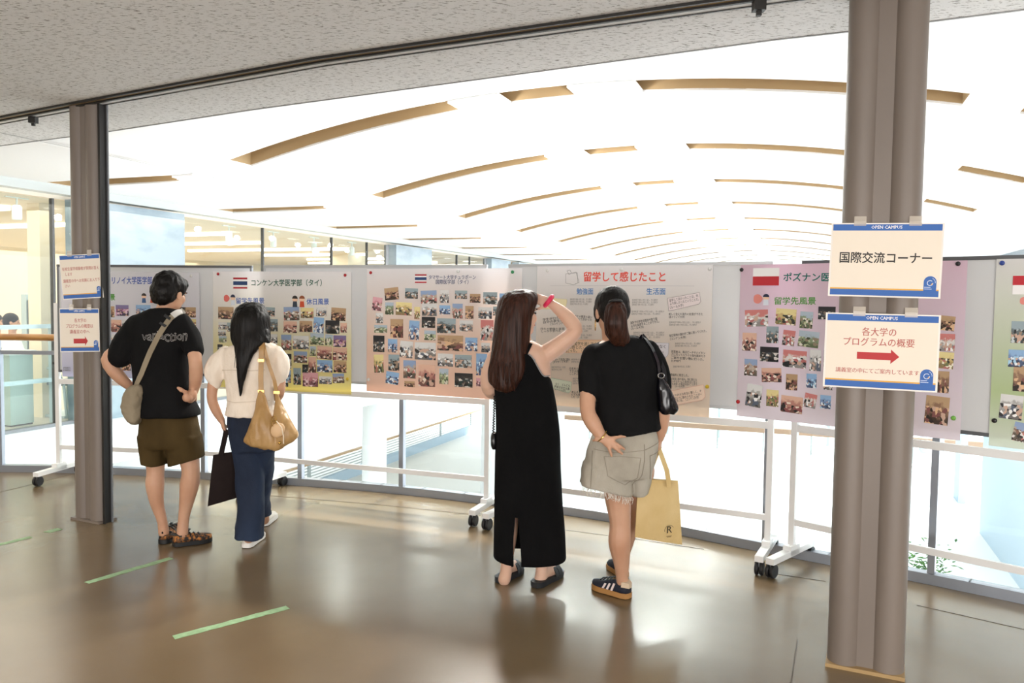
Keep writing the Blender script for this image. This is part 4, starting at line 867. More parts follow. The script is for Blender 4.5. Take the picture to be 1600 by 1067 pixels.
def cloth(name, c1, c2, rough=.85, fine=260, bump=.15, scale=7):
    return noisy(mat(name, c1, rough, spec=.15), c1, c2, scale, (1, 1, .5), .3, .7, 3, bump, fine)
def hair_mat(name, c1, c2, rough=.45):
    m = noisy(mat(name, c1, rough, spec=.18), c1, c2, 60, (1.6, 1.6, .05), .3, .7, 4, .35, 130); return m
m_skin = noisy(mat('skin', '#c4987c', .5, spec=.35), '#bb8d71', '#cca287', 5, lo=.3, hi=.7)
m_skin2 = noisy(mat('skin_light', '#d6b09a', .5, spec=.35), '#cda58d', '#dcb9a5', 5, lo=.3, hi=.7)
for m_ in (m_skin, m_skin2):
    b = nodes(m_)[3]; b.inputs['Subsurface Weight'].default_value = .12; b.inputs['Subsurface Radius'].default_value = (.01, .004, .002)
m_hair = hair_mat('hair_black', '#090808', '#14110f'); m_hairb = hair_mat('hair_brown', '#1f100a', '#3f2318', .42)
m_blk = cloth('black_jersey', '#0b0b0c', '#131314'); m_olive = cloth('olive_twill', '#3d3019', '#4c3d22')
m_cream_c = cloth('cream_gauze', '#e3d5c4', '#efe4d6', .9, 180, .25, 12)
m_blackdress = cloth('black_knit', '#080809', '#0e0e0f', .95)
m_strapgrey = cloth('taupe_nylon', '#857a66', '#978b76', .7, 150, .2)

# ---- man in black T-shirt and olive shorts
F = Fig(4.98); hm = F.p(262, 852); man = thing('person', 'man seen from behind in black T-shirt and olive shorts, hands on hips', 'person', (hm.x, hm.y, 0))
bd = MB(); hf = Vector((.34, .90, -.30)); ax, g = head(bd, F.p(266, 458, 0), hf, 1.02)
F.limb(bd, [(256, 492, .0, .06), (260, 478, 0, .054), (265, 464, .01, .054)])
F.loft(bd, [(235, 488, 272, 487, .07), (214, 502, 288, 500, .085), (210, 530, 290, 530, .095), (216, 580, 288, 580, .09), (222, 640, 300, 640, .1), (224, 680, 306, 680, .1)])
F.limb(bd, [(212, 508, 0, .052), (186, 545, -.03, .046), (168, 562, -.05, .04), (184, 586, -.02, .041), (206, 606, .03, .027)])
F.limb(bd, [(286, 508, 0, .052), (301, 542, -.07, .046), (305, 563, -.11, .04), (306, 590, -.07, .041), (302, 613, -.02, .028)])
hand(bd, F.p(206, 606, .03), (.75, .55, -.35), (-.6, -.1, .75), (0, -1, .3), .5)
wr_ = F.p(302, 612, -.03); hand(bd, wr_, (-.25, .85, -.45), (.8, .2, .3), (-.3, -1, .3), .35)
finger(bd, [F.p(298, 618, -.07), F.p(290, 613, -.118), F.p(283, 609, -.137), F.p(278.5, 606, -.140)], .0155, .0105); bd.ball(F.p(298, 619, -.06), (.030, .055, .044)); bd.ball(F.p(293, 621, -.10), (.032, .035, .030)); bd.ball(F.p(301, 616, -.07), (.026, .03, .034))
F.limb(bd, [(242, 690, .0, .078), (243, 735, 0, .054), (242, 756, -.01, .057), (245, 785, 0, .042), (253, 812, .02, .031), (256, 832, .03, .034)])
F.limb(bd, [(290, 690, .0, .078), (298, 732, -.02, .056), (296, 757, -.01, .059), (291, 787, 0, .043), (287, 810, .0, .034), (285, 834, -.01, .036)])
body = put('body', remesh(bd, .006, 3), m_skin, man); face_bits(man, g, 1.02, ax)
hb = MB(); X, Y, Z = ax
hb.ball(g(0, -.022, .043), (.094, .108, .092), 20, 14, ax); hb.ball(g(0, -.05, .0), (.09, .078, .088), 18, 12, ax); hb.ball(g(0, -.058, -.05), (.066, .05, .045), 16, 10, ax); hb.ball(g(0, .06, .075), (.07, .035, .04), 14, 8, ax)
for e in (-1, 1): hb.ball(g(.07 * e, .012, .035), (.022, .035, .05), 10, 8, ax)
put('hair', remesh(hb, .006, 2, .006, 34, 1, (1, 1, .5)), m_hair, man)
sb = MB(); F.loft(sb, [(237, 481, 269, 480, .072), (222, 489, 282, 487, .095), (207, 498, 291, 495, .108), (202, 514, 297, 510, .118), (205, 538, 296, 534, .123), (208, 565, 294, 562, .122), (210, 595, 296, 596, .12), (213, 622, 302, 624, .128), (215, 640, 310, 641, .144), (216, 649, 311, 650, .146)], 2.4)
F.limb(sb, [(216, 508, 0, .07), (198, 532, -.02, .078), (188, 556, -.035, .076)]); F.limb(sb, [(283, 506, 0, .068), (296, 528, -.04, .07), (304, 547, -.075, .06)])
sm = remesh(sb, .008, 3, .007, 7, 2, (1, 1, .6)); bvs = bvh_of(sm); tsh = put('t_shirt', sm, m_blk, man)
tm = text_mesh('variaction', .075, 0, outline=.0011, spacing=.95); xs = [v.co.x for v in tm.vertices]; k = .275 / (max(xs) - min(xs)); c = F.p(236.5, 527.5, -.3)
for v in tm.vertices:
    x, y, z = v.co; u = x * k / .131; v.co = c + Vector((x * k, z, y * (1.1 + .25 * math.sin(9 * u)) - .004 * math.sin(5 * u)))
hits = bvs
for v in tm.vertices:
    h = hits.ray_cast(Vector((v.co.x, 3.5, v.co.z)), Vector((0, 1, 0)))
    if h[0] is not None: v.co = Vector((v.co.x, h[0].y - .0035 + (v.co.y - c.y), v.co.z))
put('lettering', tm, ink('#b5b2ae'), tsh)
pb = MB(); F.loft(pb, [(224, 640, 302, 640, .11), (219, 662, 308, 662, .130), (218, 690, 313, 688, .136), (222, 700, 312, 697, .12)], 2.4)
F.loft(pb, [(217, 680, 264, 680, .118), (221, 702, 262, 703, .112), (225, 722, 260, 726, .105)], 2.5); F.loft(pb, [(258, 680, 313, 680, .118), (262, 702, 316, 698, .112), (265, 728, 318, 713, .108)], 2.5)
put('shorts', remesh(pb, .008, 2, .007, 8, 3), m_olive, man)
m_camo = mat('camo_upper', '#8a5a30', .7); t, N, L, b = nodes(m_camo); tc = add(t, 'TexCoord'); vv = add(t, 'TexNoise', Scale=42, Detail=2); L.new(tc.outputs['Object'], vv.inputs['Vector'])
rp = add(t, 'ValToRGB'); rp.color_ramp.interpolation = 'CONSTANT'; e = rp.color_ramp.elements; e[0].color = (*lin('#1d1712'), 1); e[1].position = .56; e[1].color = (*lin('#b0702f'), 1); z_ = e.new(.46); z_.color = (*lin('#6d4626'), 1); L.new(vv.outputs[0], rp.inputs[0]); L.new(rp.outputs[0], b.inputs['Base Color'])
for (hx, hy), (tx, ty), dy in (((254, 851), (287, 826), 0), ((270, 854), (331, 845), 0)):
    hl = at_z(hx, hy, 0); tl = at_z(tx, ty, 0); up, f_, r_, h_, L_ = shoe(man, hl, tl, .105, m_camo, m_dark, .078, .03, 'sandal_shoe', .062)
    for k_ in (.3, .42, .54, .66): MB().tube([h_ + f_ * L_ * k_ + r_ * s_ * .036 + UP * (.086 - .05 * (k_ - .3) - (.02 if abs(s_) == 1 else 0)) for s_ in (-1, -.4, .4, 1)], .004, 6).build('lace', m_dark, up)
    MB().ball(h_ + f_ * L_ * .40 + UP * .096, (.012, .018, .008), 8, 6).build('cord_lock', m_dark, up)
    MB().tube([h_ + r_ * .034 + f_ * .05 + UP * .068, h_ + f_ * -.002 + UP * .078, h_ - r_ * .034 + f_ * .05 + UP * .068], .008, 8).build('heel_strap', m_dark, up, 1)
# his crossbody bag
cb_ = thing('crossbody_bag', 'taupe nylon crossbody bag on the left hip of the man in shorts', 'bag', F.p(206, 664, -.12))
q = MB(); F.loft(q, [(208, 602, 220, 600, .03, -.11), (197, 611, 223, 607, .055, -.11), (192, 628, 222, 626, .065, -.11), (193, 646, 221, 648, .06, -.11), (200, 658, 219, 660, .045, -.11), (207, 664, 214, 665, .02, -.11)], 2.4)
put('pouch', remesh(q, .006, 2, .007, 20, 4, (1, 1, 1)), m_strapgrey, cb_)
ribbon([F.p(x, y) for x, y in ((288, 485), (276, 497), (262, 522), (249, 548), (236, 580), (224, 603))], .032, .004, None, bvs, .006).build('strap', m_strapgrey, cb_, 1)
ribbon([F.p(x, y) for x, y in ((287, 485), (278, 494))], .038, .006, None, bvs, .010).build('strap_pad', mat('pale_patch', '#c9c6c0', .6), cb_, 1)
for x, y in ((271, 497), (266, 508)): ribbon([F.p(x + 2, y - 3), F.p(x, y)], .042, .008, None, bvs, .011).build('buckle', m_dark, cb_, 1)

# ---- woman with long black hair, cream blouse and jeans
F = Fig(4.93); h1 = F.p(392, 858); w1 = thing('person', 'woman with long black hair in cream blouse and blue jeans, carrying two bags', 'person', (h1.x, h1.y, 0))
bd = MB(); ax, g = head(bd, F.p(392, 505, 0), (.08, .98, -.12), .95)
F.limb(bd, [(392, 540, .01, .05), (392, 515, .01, .046)])
F.loft(bd, [(378, 536, 408, 535, .05), (354, 548, 430, 546, .075), (352, 570, 430, 570, .085), (358, 610, 424, 612, .08), (360, 650, 428, 650, .095), (366, 690, 428, 690, .1)])
F.limb(bd, [(350, 556, 0, .042), (336, 590, -.01, .036), (331, 620, -.03, .031), (337, 640, -.01, .030), (346.5, 657, .01, .021)])
hand(bd, F.p(346.5, 656, .01), (.25, .1, -.95), (-.9, -.35, 0), (.1, .9, 0), .85, .9)
F.limb(bd, [(432, 556, 0, .042), (437, 590, 0, .036), (437, 612, .02, .032), (432, 620, .12, .030), (416, 612, .22, .022)]); hand(bd, F.p(416, 612, .22), (-.7, .5, .3), (.3, .8, .2), (0, 0, 1), .5, .9)
F.limb(bd, [(384, 690, 0, .075), (390, 745, 0, .055), (391, 800, 0, .045), (389, 840, 0, .035)]); F.limb(bd, [(412, 690, 0, .075), (410, 740, .16, .055), (410, 780, .32, .042), (413, 812, .44, .034)])
put('body', remesh(bd, .006, 3), m_skin, w1); face_bits(w1, g, .98, ax)
q = MB(); F.loft(q, [(384, 472.5, 401, 472.5, .03, .01), (371, 480, 413, 479, .08, .005), (364, 496, 419, 495, .112, -.01), (361, 515, 421, 514, .112, -.02), (362, 530, 422, 527, .095, -.045), (366, 541, 415, 535, .06, -.085), (368, 556, 398, 552, .035, -.118), (369.5, 575, 389, 572, .026, -.128), (371, 597, 382, 596, .016, -.13), (373, 612, 379, 612, .008, -.128), (374.5, 620, 377, 620, .004, -.126)], 2.1, 30)
F.loft(q, [(404, 515, 420, 513, .05, -.03), (412, 528, 422, 527, .035, -.06), (417, 537, 422, 536, .012, -.08)], 2.1)
put('hair', remesh(q, .006, 2, .005, 30, 5, (1.5, 1.5, .12)), m_hair, w1)
for x in (369, 372, 378, 384, 391): MB().tube([F.p(x - 2, 540, -.115), F.p(x - 1, 556, -.125), F.p(x - 3, 575, -.122)], [.003, .002, .001], 5).build('hair_strand', m_hair, w1)
sb = MB(); F.loft(sb, [(380, 534, 405, 533, .06), (364, 539, 426, 537, .083), (352, 547, 434, 545, .098), (349, 562, 435, 560, .104), (351, 585, 430, 585, .102), (355, 607, 427, 607, .097), (357, 622, 426, 624, .096), (355, 634, 429, 636, .112), (353, 648, 432, 650, .122)], 2.3)
F.limb(sb, [(352, 552, 0, .046), (342, 566, 0, .062), (335, 581, -.01, .064), (336, 594, -.015, .048), (336.5, 599, -.015, .038)]); F.limb(sb, [(432, 551, 0, .044), (439, 566, 0, .056), (438, 582, 0, .056), (435, 594, 0, .043), (434.5, 598, 0, .037)])
sm = remesh(sb, .007, 2, .006, 16, 6, (1.2, 1.2, .5)); bvs = bvh_of(sm); bl_ = put('blouse', sm, m_cream_c, w1)
m_seamc = cloth('cream_seam', '#d2c3b0', '#dccfbe')
for pts in ([(352, 577), (372, 576), (395, 577), (420, 576)], [(358, 623.5), (375, 626), (400, 624.5), (424, 624)]): ribbon([F.p(x, y) for x, y in pts], .006, .004, None, bvs, .002).build('seam', m_seamc, bl_)
m_jean = noisy(mat('denim', '#1c2638', .8, spec=.3), '#151d2e', '#2a3850', 3, (1, 1, .5), .3, .7, 5, .2, 240)
q = MB(); F.loft(q, [(357, 641, 429, 641, .098), (356, 660, 433, 660, .118), (360, 682, 434, 680, .125), (364, 704, 430, 702, .115)], 2.3)
F.loft(q, [(362, 690, 406, 690, .108), (367, 725, 411, 725, .092, .01), (370, 760, 413, 760, .08, .01), (372, 795, 413, 795, .08), (370, 822, 410, 822, .09), (368, 839, 409, 841, .098)], 2.4)
F.loft(q, [(392, 690, 431, 690, .105), (398, 725, 427, 725, .088, .08), (400, 755, 424, 755, .08, .19), (400, 785, 421, 782, .08, .32), (400, 806, 424, 806, .09, .43)], 2.4)
put('jeans', remesh(q, .008, 2, .008, 9, 7, (1, 1, .8)), m_jean, w1)
m_wsh = mat('white_leather', '#e9e2d8', .5); m_wsole = mat('white_sole', '#f1eee8', .6)
shoe(w1, at_z(384, 857, 0), at_z(399, 838, 0) + Vector((.03, .02, 0)), .095, m_wsh, m_wsole, .08, .03, 'sneaker'); shoe(w1, at_z(411, 823, 0), at_z(427, 807, 0), .09, m_wsh, m_wsole, .075, .03, 'sneaker')
# tan slouch bag on her shoulder
tb = thing('shoulder_bag', 'tan leather slouch bag hanging behind the woman in jeans', 'bag', F.p(422, 702, -.17)); DD = -.19
m_tan2 = noisy(mat('tan_leather', '#ae8a58', .4), '#a27d4b', '#b99563', 5, bump=.1, bscale=90)
q = MB(); F.loft(q, [(405, 609, 411, 609, .010, DD + .04), (400, 628, 418, 630, .026, DD + .03), (394, 652, 427, 656, .045, DD), (386, 674, 436, 678, .058, DD), (381, 690, 444, 692, .055, DD), (394, 697, 442, 699, .045, DD), (410, 702, 436, 703, .018, DD)], 2.1)
F.loft(q, [(429, 613, 435, 613, .010, DD + .04), (428, 630, 442, 633, .024, DD + .03), (427, 652, 453, 655, .042, DD), (428, 668, 462, 671, .052, DD), (426, 680, 466, 681, .05, DD), (426, 690, 456, 692, .045, DD), (420, 700, 440, 701, .02, DD)], 2.1)
put('pouch', remesh(q, .006, 3, .008, 14, 8, (1.6, 1, .5)), m_tan2, tb)
ribbon(F.path([(409, 531, -.09), (408.5, 545, -.125), (408, 570, -.135), (407.5, 590, -.145), (408, 612, -.155)]), .03, .006, (1, 0, 0)).build('strap', m_tan2, tb, 1)
ribbon(F.path([(432, 613, -.155), (429, 595, -.13), (420, 570, -.12), (413, 545, -.115), (411, 534, -.09)]), .022, .005, (1, 0, 0)).build('strap', m_tan2, tb, 1)
m_gold = mat('gold', '#c9a35a', .25, 1)
for x, y in ((408, 563), (408, 611), (432.5, 613)): MB().box(F.p(x, y, -.158), (.036, .008, .016)).build('buckle', m_gold, tb)
MB().ball(F.p(434, 672, DD - .065), (.04, .014, .048), 16, 10, ((Vector((.8, 0, -.6))), Vector((0, 1, 0)), Vector((.6, 0, .8)))).build('charm_pouch', mat('beige_leather', '#d8b48a', .5), tb, 1)
for i in range(2): MB().tube([F.p(428 + 6 * math.cos(a_) * .6, 655 + 6 * i + 5 * math.sin(a_), DD - .07) for a_ in [6.283 * j / 16 for j in range(17)]], .0022, 6).build('ring', m_gold, tb)
MB().tube(F.path([(432, 658, DD - .07), (440, 668, DD - .085), (443, 682, DD - .08), (443, 693, DD - .07)]), .0035, 6).build('cord', mat('cream_cord', '#e4d2b8', .7), tb); MB().ball(F.p(437, 692, DD - .07), .009).build('bell', m_gold, tb, 1)
# dark tote in her left hand
dt = thing('tote_bag', 'dark brown cloth tote bag held low by the woman in jeans', 'bag', F.p(350, 790, 0)); m_dk = cloth('dark_canvas', '#1e1716', '#2a2120', .85, 200, .3)
q = MB(); c4 = [F.p(333, 711, -.03), F.p(380, 703, .06), F.p(376, 776, .06), F.p(324.5, 791, -.04)]
K = 10; rows = []
for i in range(K + 1):
    v = i / K; l = c4[0].lerp(c4[3], v); r = c4[1].lerp(c4[2], v); bul = .022 * math.sin(math.pi * min(1, v * .9 + .1)); row = []
    for j in range(K + 1): u = j / K; row.append((l.lerp(r, u), bul * math.sin(math.pi * u)))
    rows.append(row)
nn = Vector((.2, -1, 0)).normalized()
q.rings([[p + nn * (b_ + .003) for p, b_ in row] + [p - nn * (b_ + .003) for p, b_ in row[::-1]] for row in rows]); q.build('bag_body', m_dk, dt, 1)
for dy in (-.03, .03): ribbon([F.p(345, 712, dy), F.p(350, 690, dy * .8), F.p(354, 671, dy * .3)], .032, .004, (1, .2, 0)).build('handle', m_dk, dt, 1)
# ---- long-haired woman in the black dress, shading her eyes
F = Fig(4.36); h2 = F.p(825, 915); w2 = thing('person', 'long-haired woman in long black sleeveless dress raising her right hand to her forehead', 'person', (h2.x, h2.y, 0))
bd = MB(); ax, g = head(bd, F.p(812, 492, 0), (.80, .60, .02), 1.0)
F.limb(bd, [(816, 548, .01, .056), (814, 515, .01, .052)])
F.loft(bd, [(798, 534, 832, 532, .055), (780, 545, 848, 541, .078), (772, 556, 858, 553, .092), (770, 575, 860, 575, .102), (774, 605, 862, 605, .105), (778, 640, 866, 640, .1), (780, 690, 868, 690, .11), (780, 740, 868, 740, .11)])
F.limb(bd, [(775, 560, 0, .05), (764, 585, .0, .047), (765, 607, .02, .044), (775, 614, .14, .037), (790, 606, .25, .026)]); hand(bd, F.p(790, 606, .25), (.8, .5, .3), (0, .3, 1), (0, 1, 0), .4)
F.limb(bd, [(846, 557, 0, .056), (866, 545, -.01, .052), (885, 531, -.02, .047), (899, 516, -.02, .041), (890, 500, .0, .041), (876, 486, .03, .035), (862, 475, .06, .025)])
wr_ = F.p(861, 474.5, .06); hand(bd, wr_, (-.88, .05, .32), (.25, -.75, .5), (-.2, .6, -.5), .28, .95, .04)
F.limb(bd, [(798, 720, 0, .085), (795, 790, 0, .06), (793, 835, 0, .055), (792, 870, 0, .037), (791, 892, 0, .033), (788, 905, -.0, .036)]); F.limb(bd, [(850, 720, 0, .085), (848, 790, 0, .06), (847, 840, 0, .055), (847, 872, 0, .038), (846, 895, 0, .034), (843, 911, -.0, .037)])
FT = []
for (hx, hy), (tx, ty) in (((784, 909), (812, 892)), ((841, 916), (874, 897))):
    hl = at_z(hx, hy, 0); tl = at_z(tx, ty, 0); f_ = (tl - hl).normalized(); r_ = f_.cross(UP); L_ = (tl - hl).length; FT.append((hl, f_, r_, L_))
    bd.tube([hl + f_ * .03 + UP * .055, hl + f_ * L_ * .35 + UP * .062, hl + f_ * L_ * .62 + UP * .05, hl + f_ * L_ * .8 + UP * .045], [.032, .036, .038, .032], 12)
    for i in range(5): bd.ball(hl + f_ * (L_ * (.9 - .025 * i)) + r_ * (-.028 + .015 * i) + UP * .042, (.009 if i else .012,) * 3, 8, 6)
sm = remesh(bd, .006, 3); bvw = bvh_of(sm); put('body', sm, m_skin2, w2); face_bits(w2, g, 1.0, ax)
q = MB(); F.loft(q, [(806, 452.5, 824, 452.5, .035, .02), (791, 458, 836, 457, .085, .01), (780, 470, 840, 468, .11, -.0), (775, 490, 834, 488, .118, -.01), (772, 515, 829, 512, .112, -.025), (769, 540, 826, 538, .09, -.05), (766, 560, 824, 560, .066, -.082), (763, 580, 820, 582, .05, -.11), (764, 597, 812, 598, .04, -.122), (773, 607, 804, 609, .028, -.128), (783, 613, 797, 614, .012, -.13)], 2.2, 34)
put('hair', remesh(q, .006, 2, .006, 26, 9, (1.6, 1.6, .10)), m_hairb, w2)
rg = random.Random(4)
for i in range(16):
    x = rg.uniform(768, 806); y = rg.uniform(600, 618) - abs(x - 790) * .25
    MB().tube([F.p(x - 1, y - 35, -.155), F.p(x, y - 15, -.165), F.p(x + rg.uniform(-2, 2), y, -.155)], [.007, .006, .001], 6).build('hair_strand', m_hairb, w2)

# dress: one open shell with a slit up the back
rows = cat([(772, 586, 859, 586, .122), (772, 592, 861.5, 592, .121), (772, 605, 864.5, 603, .118), (774, 640, 870.5, 638, .115), (775, 680, 874.5, 680, .128), (773, 720, 876.5, 720, .135), (772, 760, 878.5, 760, .125), (771.5, 800, 880.5, 800, .12), (771, 840, 883, 840, .12), (771, 866, 884.5, 869, .12)], 4)
NV = 72; vs, fs = [], []; nr = len(rows)
for i, (xl, yl, xr, yr, hd, d) in enumerate(rows):
    a_ = F.p(xl, yl, d); b_ = F.p(xr, yr, d); c = (a_ + b_) / 2; h = (b_ - a_) / 2; sl = max(0, (yl - 798) / 68)
    for j in range(NV):
        th = 2 * math.pi * j / NV; co, si = math.cos(th), math.sin(th); p = c + h * (abs(co) ** .87 * (1 if co > 0 else -1)) + Vector((0, 1, 0)) * (hd * abs(si) ** .87 * (1 if si > 0 else -1))
        if i < 9: u = co; w_ = min(1, max(0, (.80 - u) / .68)); p = p + UP * (.125 * w_ * w_ * (3 - 2 * w_) * (1 - i / 9)) + Vector((0, .006 * w_ * (1 - i / 9) * (1 if si < 0 else -1), 0))
        if i == nr - 1 and si < 0: p = p - UP * .03 * (-si)
        vs.append(p)
PIPE = [vs[j] for j in range(NV) if math.sin(2 * math.pi * j / NV) < .05 and math.cos(2 * math.pi * j / NV) > .12]
JS = min(range(NV), key=lambda j: abs((vs[(nr - 6) * NV + j] - F.p(806, 840, -.12)).length))
for i in range(nr):
    xl, yl = rows[i][0], rows[i][1]
    sl = max(0, (yl - 800) / 66); vs[i * NV + JS] = vs[i * NV + JS] + Vector((-.022 * sl, 0, 0)); vs[i * NV + JS + 1] = vs[i * NV + JS + 1] + Vector((.012 * sl, 0, 0))
for i in range(nr - 1):
    for j in range(NV):
        if rows[i][1] >= 800 and j == JS: continue
        k_ = (j + 1) % NV; fs.append((i * NV + j, i * NV + k_, (i + 1) * NV + k_, (i + 1) * NV + j))
me = bpy.data.meshes.new('dress'); me.from_pydata([tuple(v) for v in vs], [], fs)
o = bpy.data.objects.new('tmp', me); COL.objects.link(o); so = o.modifiers.new('s', 'SOLIDIFY'); so.thickness = .006; so.offset = 1
bpy.context.view_layer.update(); dm = bpy.data.meshes.new_from_object(o.evaluated_get(bpy.context.evaluated_depsgraph_get())); bpy.data.objects.remove(o)
ns = [v.normal.copy() for v in dm.vertices]
for v, n_ in zip(dm.vertices, ns): v.co += n_ * (.005 * noise.noise(Vector((v.co.x * 9, v.co.y * 9, v.co.z * 4))))
dm.polygons.foreach_set('use_smooth', [True] * len(dm.polygons)); bvd = bvh_of(dm); dr = put('dress', dm, m_blackdress, w2)
for pts in ([(815, 566, -.2), (820, 555, -.2), (825, 545, -.2), (828, 539, -.2)], [(790, 566, -.2), (791, 555, -.2), (793, 545, -.2)]): ribbon(F.path(pts), .034, .008, None, bvw, .004).build('strap', m_blackdress, dr, 1)
MB().tube([p_ + Vector((0, -.005, .001)) for p_ in PIPE], .0035, 6).build('piping', mat('grey_piping', '#8c8a8a', .6), dr, 1)
MB().tube([F.p(857, 470.5, .05) + Vector((.6, 0, .8)) * (.032 * math.cos(a_)) + Vector((0, 1, 0)) * (.034 * math.sin(a_)) for a_ in [6.283 * j / 20 for j in range(21)]], .013, 10).build('wristband', mat('pink_band', '#d62a55', .5), w2, 1)
m_sd = mat('black_foam', '#1a1c20', .6)
for hl, f_, r_, L_ in FT:
    prof = [(-.17, .35), (-.1, .68), (.0, .8), (.12, .8), (.35, .84), (.6, .98), (.82, 1), (.96, .7), (1.04, .3)]; q = MB()
    q.rings([[hl + f_ * (u * L_) + r_ * (hw * .049 * sx) + UP * z for sx, z in ((-1, .003), (-1.05, .034), (1.05, .034), (1, .003))] for u, hw in prof]); so_ = q.build('sandal', m_sd, w2, 1)
    for u0_, u1_ in ((.48, .62), (.62, .80)):
        q = MB(); q.rings([[hl + f_ * (u * L_) + r_ * (.053 * math.cos(a_)) + UP * (.026 + .066 * math.sin(a_) * (1.12 - .35 * u)) for a_ in [math.pi * j / 10 for j in range(11)]] + [hl + f_ * (u * L_) + r_ * (.047 * math.cos(a_)) + UP * (.026 + .058 * math.sin(a_) * (1.12 - .35 * u)) for a_ in [math.pi * j / 10 for j in range(10, -1, -1)]] for u in (u0_, (u0_ + u1_) / 2, u1_ - .02)])
        q.build('band', m_sd, so_, 1)
sb2 = thing('small_shoulder_bag', 'small black bag on coiled strap beside the woman in the dress', 'bag', F.p(772, 702, .02))
MB().tube([F.p(773 - 2.2 * i / 60, 618 + 62 * i / 60, -.02) + Vector((.005 * math.cos(i * 1.6), .005 * math.sin(i * 1.6), 0)) for i in range(61)], .0035, 6).build('strap', m_dark, sb2)
q = MB(); F.loft(q, [(768, 677, 775, 676, .03), (766.5, 683, 776, 683, .045), (767, 695, 776, 695, .045), (769, 701, 776, 701, .03)], 3); q.build('bag_body', mat('black_leather', '#0e0f12', .3), sb2, 2)

# ---- woman with ponytail, black T-shirt and frayed denim shorts
F = Fig(4.18); h3 = F.p(965, 936); w3 = thing('person', 'woman with ponytail in black T-shirt and frayed pale denim shorts, hand on hip', 'person', (h3.x, h3.y, 0))
bd = MB(); ax, g = head(bd, F.p(955, 487, 0), (-.22, .95, -.20), 1.0)
F.limb(bd, [(958, 540, .01, .056), (955, 512, .01, .052)])
F.loft(bd, [(940, 533, 982, 525, .06), (922, 547, 1010, 536, .085), (920, 570, 1022, 562, .1), (932, 620, 1022, 612, .105), (930, 660, 1022, 655, .108), (924, 700, 1018, 695, .115), (920, 735, 1012, 732, .115)])
F.limb(bd, [(926, 556, 0, .052), (921, 600, -.05, .048), (918, 640, -.1, .040), (927, 662, -.125, .041), (941, 683, -.15, .026)])
# left hand spread on the hip, back of the hand to the viewer
bd.ball(F.p(950, 690, -.163), (.030, .018, .036), 14, 10, (Vector((.62, 0, .78)), Vector((0, 1, 0)), Vector((-.78, 0, .62)))); bd.ball(F.p(945, 685, -.158), (.024, .018, .027))
for pts in ([(950, 685, -.165), (962, 683.5, -.168), (970, 682, -.165), (976.5, 682.5, -.16)], [(957, 690, -.17), (964, 694, -.172), (970, 698, -.17), (976, 702, -.163)], [(955, 694, -.172), (961, 700, -.174), (967, 705, -.172), (972.5, 709, -.166)], [(950, 696, -.17), (952.5, 703, -.174), (954.5, 708, -.173), (956, 713, -.168)], [(943, 690, -.165), (937, 688, -.165), (931, 687, -.155), (927, 688, -.14)]): finger(bd, F.path(pts), .0105, .0075)
F.limb(bd, [(1014, 550, 0, .05), (1030, 600, .0, .044), (1036, 635, -.02, .038), (1035, 662, .0, .036), (1031, 684, .02, .024)]); hand(bd, F.p(1031, 684, .02), (-.1, .05, -1), (.9, -.3, 0), (0, 1, 0), .8, .9)
F.limb(bd, [(962, 735, 0, .085), (966, 785, 0, .068), (969, 818, -.005, .056), (968, 848, -.01, .060), (971, 878, 0, .044), (972, 902, .01, .033), (974, 918, .015, .036)])
F.limb(bd, [(1000, 735, .02, .08), (990, 785, .13, .062), (981, 830, .28, .052), (974, 858, .37, .045), (965, 884, .44, .032), (962, 892, .45, .034)])
b3_ = put('body', remesh(bd, .0055, 3), m_skin, w3); face_bits(w3, g, 1.0, ax)
hb = MB(); hb.ball(g(0, -.018, .04), (.090, .106, .094), 20, 14, ax); hb.ball(g(0, -.045, .0), (.086, .075, .085), 18, 12, ax); hb.ball(g(0, -.05, -.04), (.06, .05, .045), 14, 10, ax)
for e in (-1, 1): hb.ball(g(.066 * e, .035, .0), (.018, .03, .055), 10, 8, ax)
put('hair', remesh(hb, .006, 3, .003, 40, 10, (1, 1, .5)), m_hair, w3)
q = MB(); F.loft(q, [(955, 470, 969, 469, .025, -.115), (949, 475, 975, 474, .04, -.125), (945, 488, 979, 487, .05, -.14), (944, 506, 980, 505, .054, -.145), (947, 522, 983, 521, .046, -.14), (953, 533, 984, 533, .034, -.135), (960, 541, 976, 541, .014, -.13)], 2.2, 26)
put('ponytail', remesh(q, .005, 2, .005, 30, 11, (1.6, 1.6, .12)), m_hairb, w3)
MB().tube([F.p(962 + 9 * math.cos(a_), 472 + 3 * math.sin(a_), -.125) + Vector((0, .03 * math.sin(a_), 0)) for a_ in [6.283 * j / 16 for j in range(17)]], .008, 8).build('hair_tie', m_dark, w3, 1)
MB().tube([F.p(930.5, 499, .02) + Vector((0, .02 * math.sin(a_), .03 * math.cos(a_) - .03)) for a_ in [6.283 * j / 20 for j in range(21)]], .0016, 6).build('earring', m_gold, w3)
sb = MB(); F.loft(sb, [(942, 532, 985, 523, .068), (926, 541, 1002, 527, .092), (918, 552, 1019, 541, .108), (921, 575, 1029, 566, .118), (929, 610, 1031, 602, .124), (929, 640, 1030, 634, .124), (925, 662, 1030, 655, .132), (925, 674, 1031, 665, .144), (926, 680, 1031, 669, .146)], 2.4)
F.limb(sb, [(928, 556, 0, .066), (922, 582, -.03, .066), (922, 609, -.055, .061)]); F.limb(sb, [(1012, 549, 0, .062), (1028, 578, 0, .06), (1033, 606, -.0, .056)])
sm = remesh(sb, .008, 3, .007, 7, 12, (1, 1, .6)); bvs = bvh_of(sm); put('t_shirt', sm, m_blk, w3)
m_den = noisy(mat('pale_denim', '#a9a294', .85, spec=.3), '#9c9587', '#bab4a7', 5, (1, 1, .7), .3, .7, 5, .25, 220)
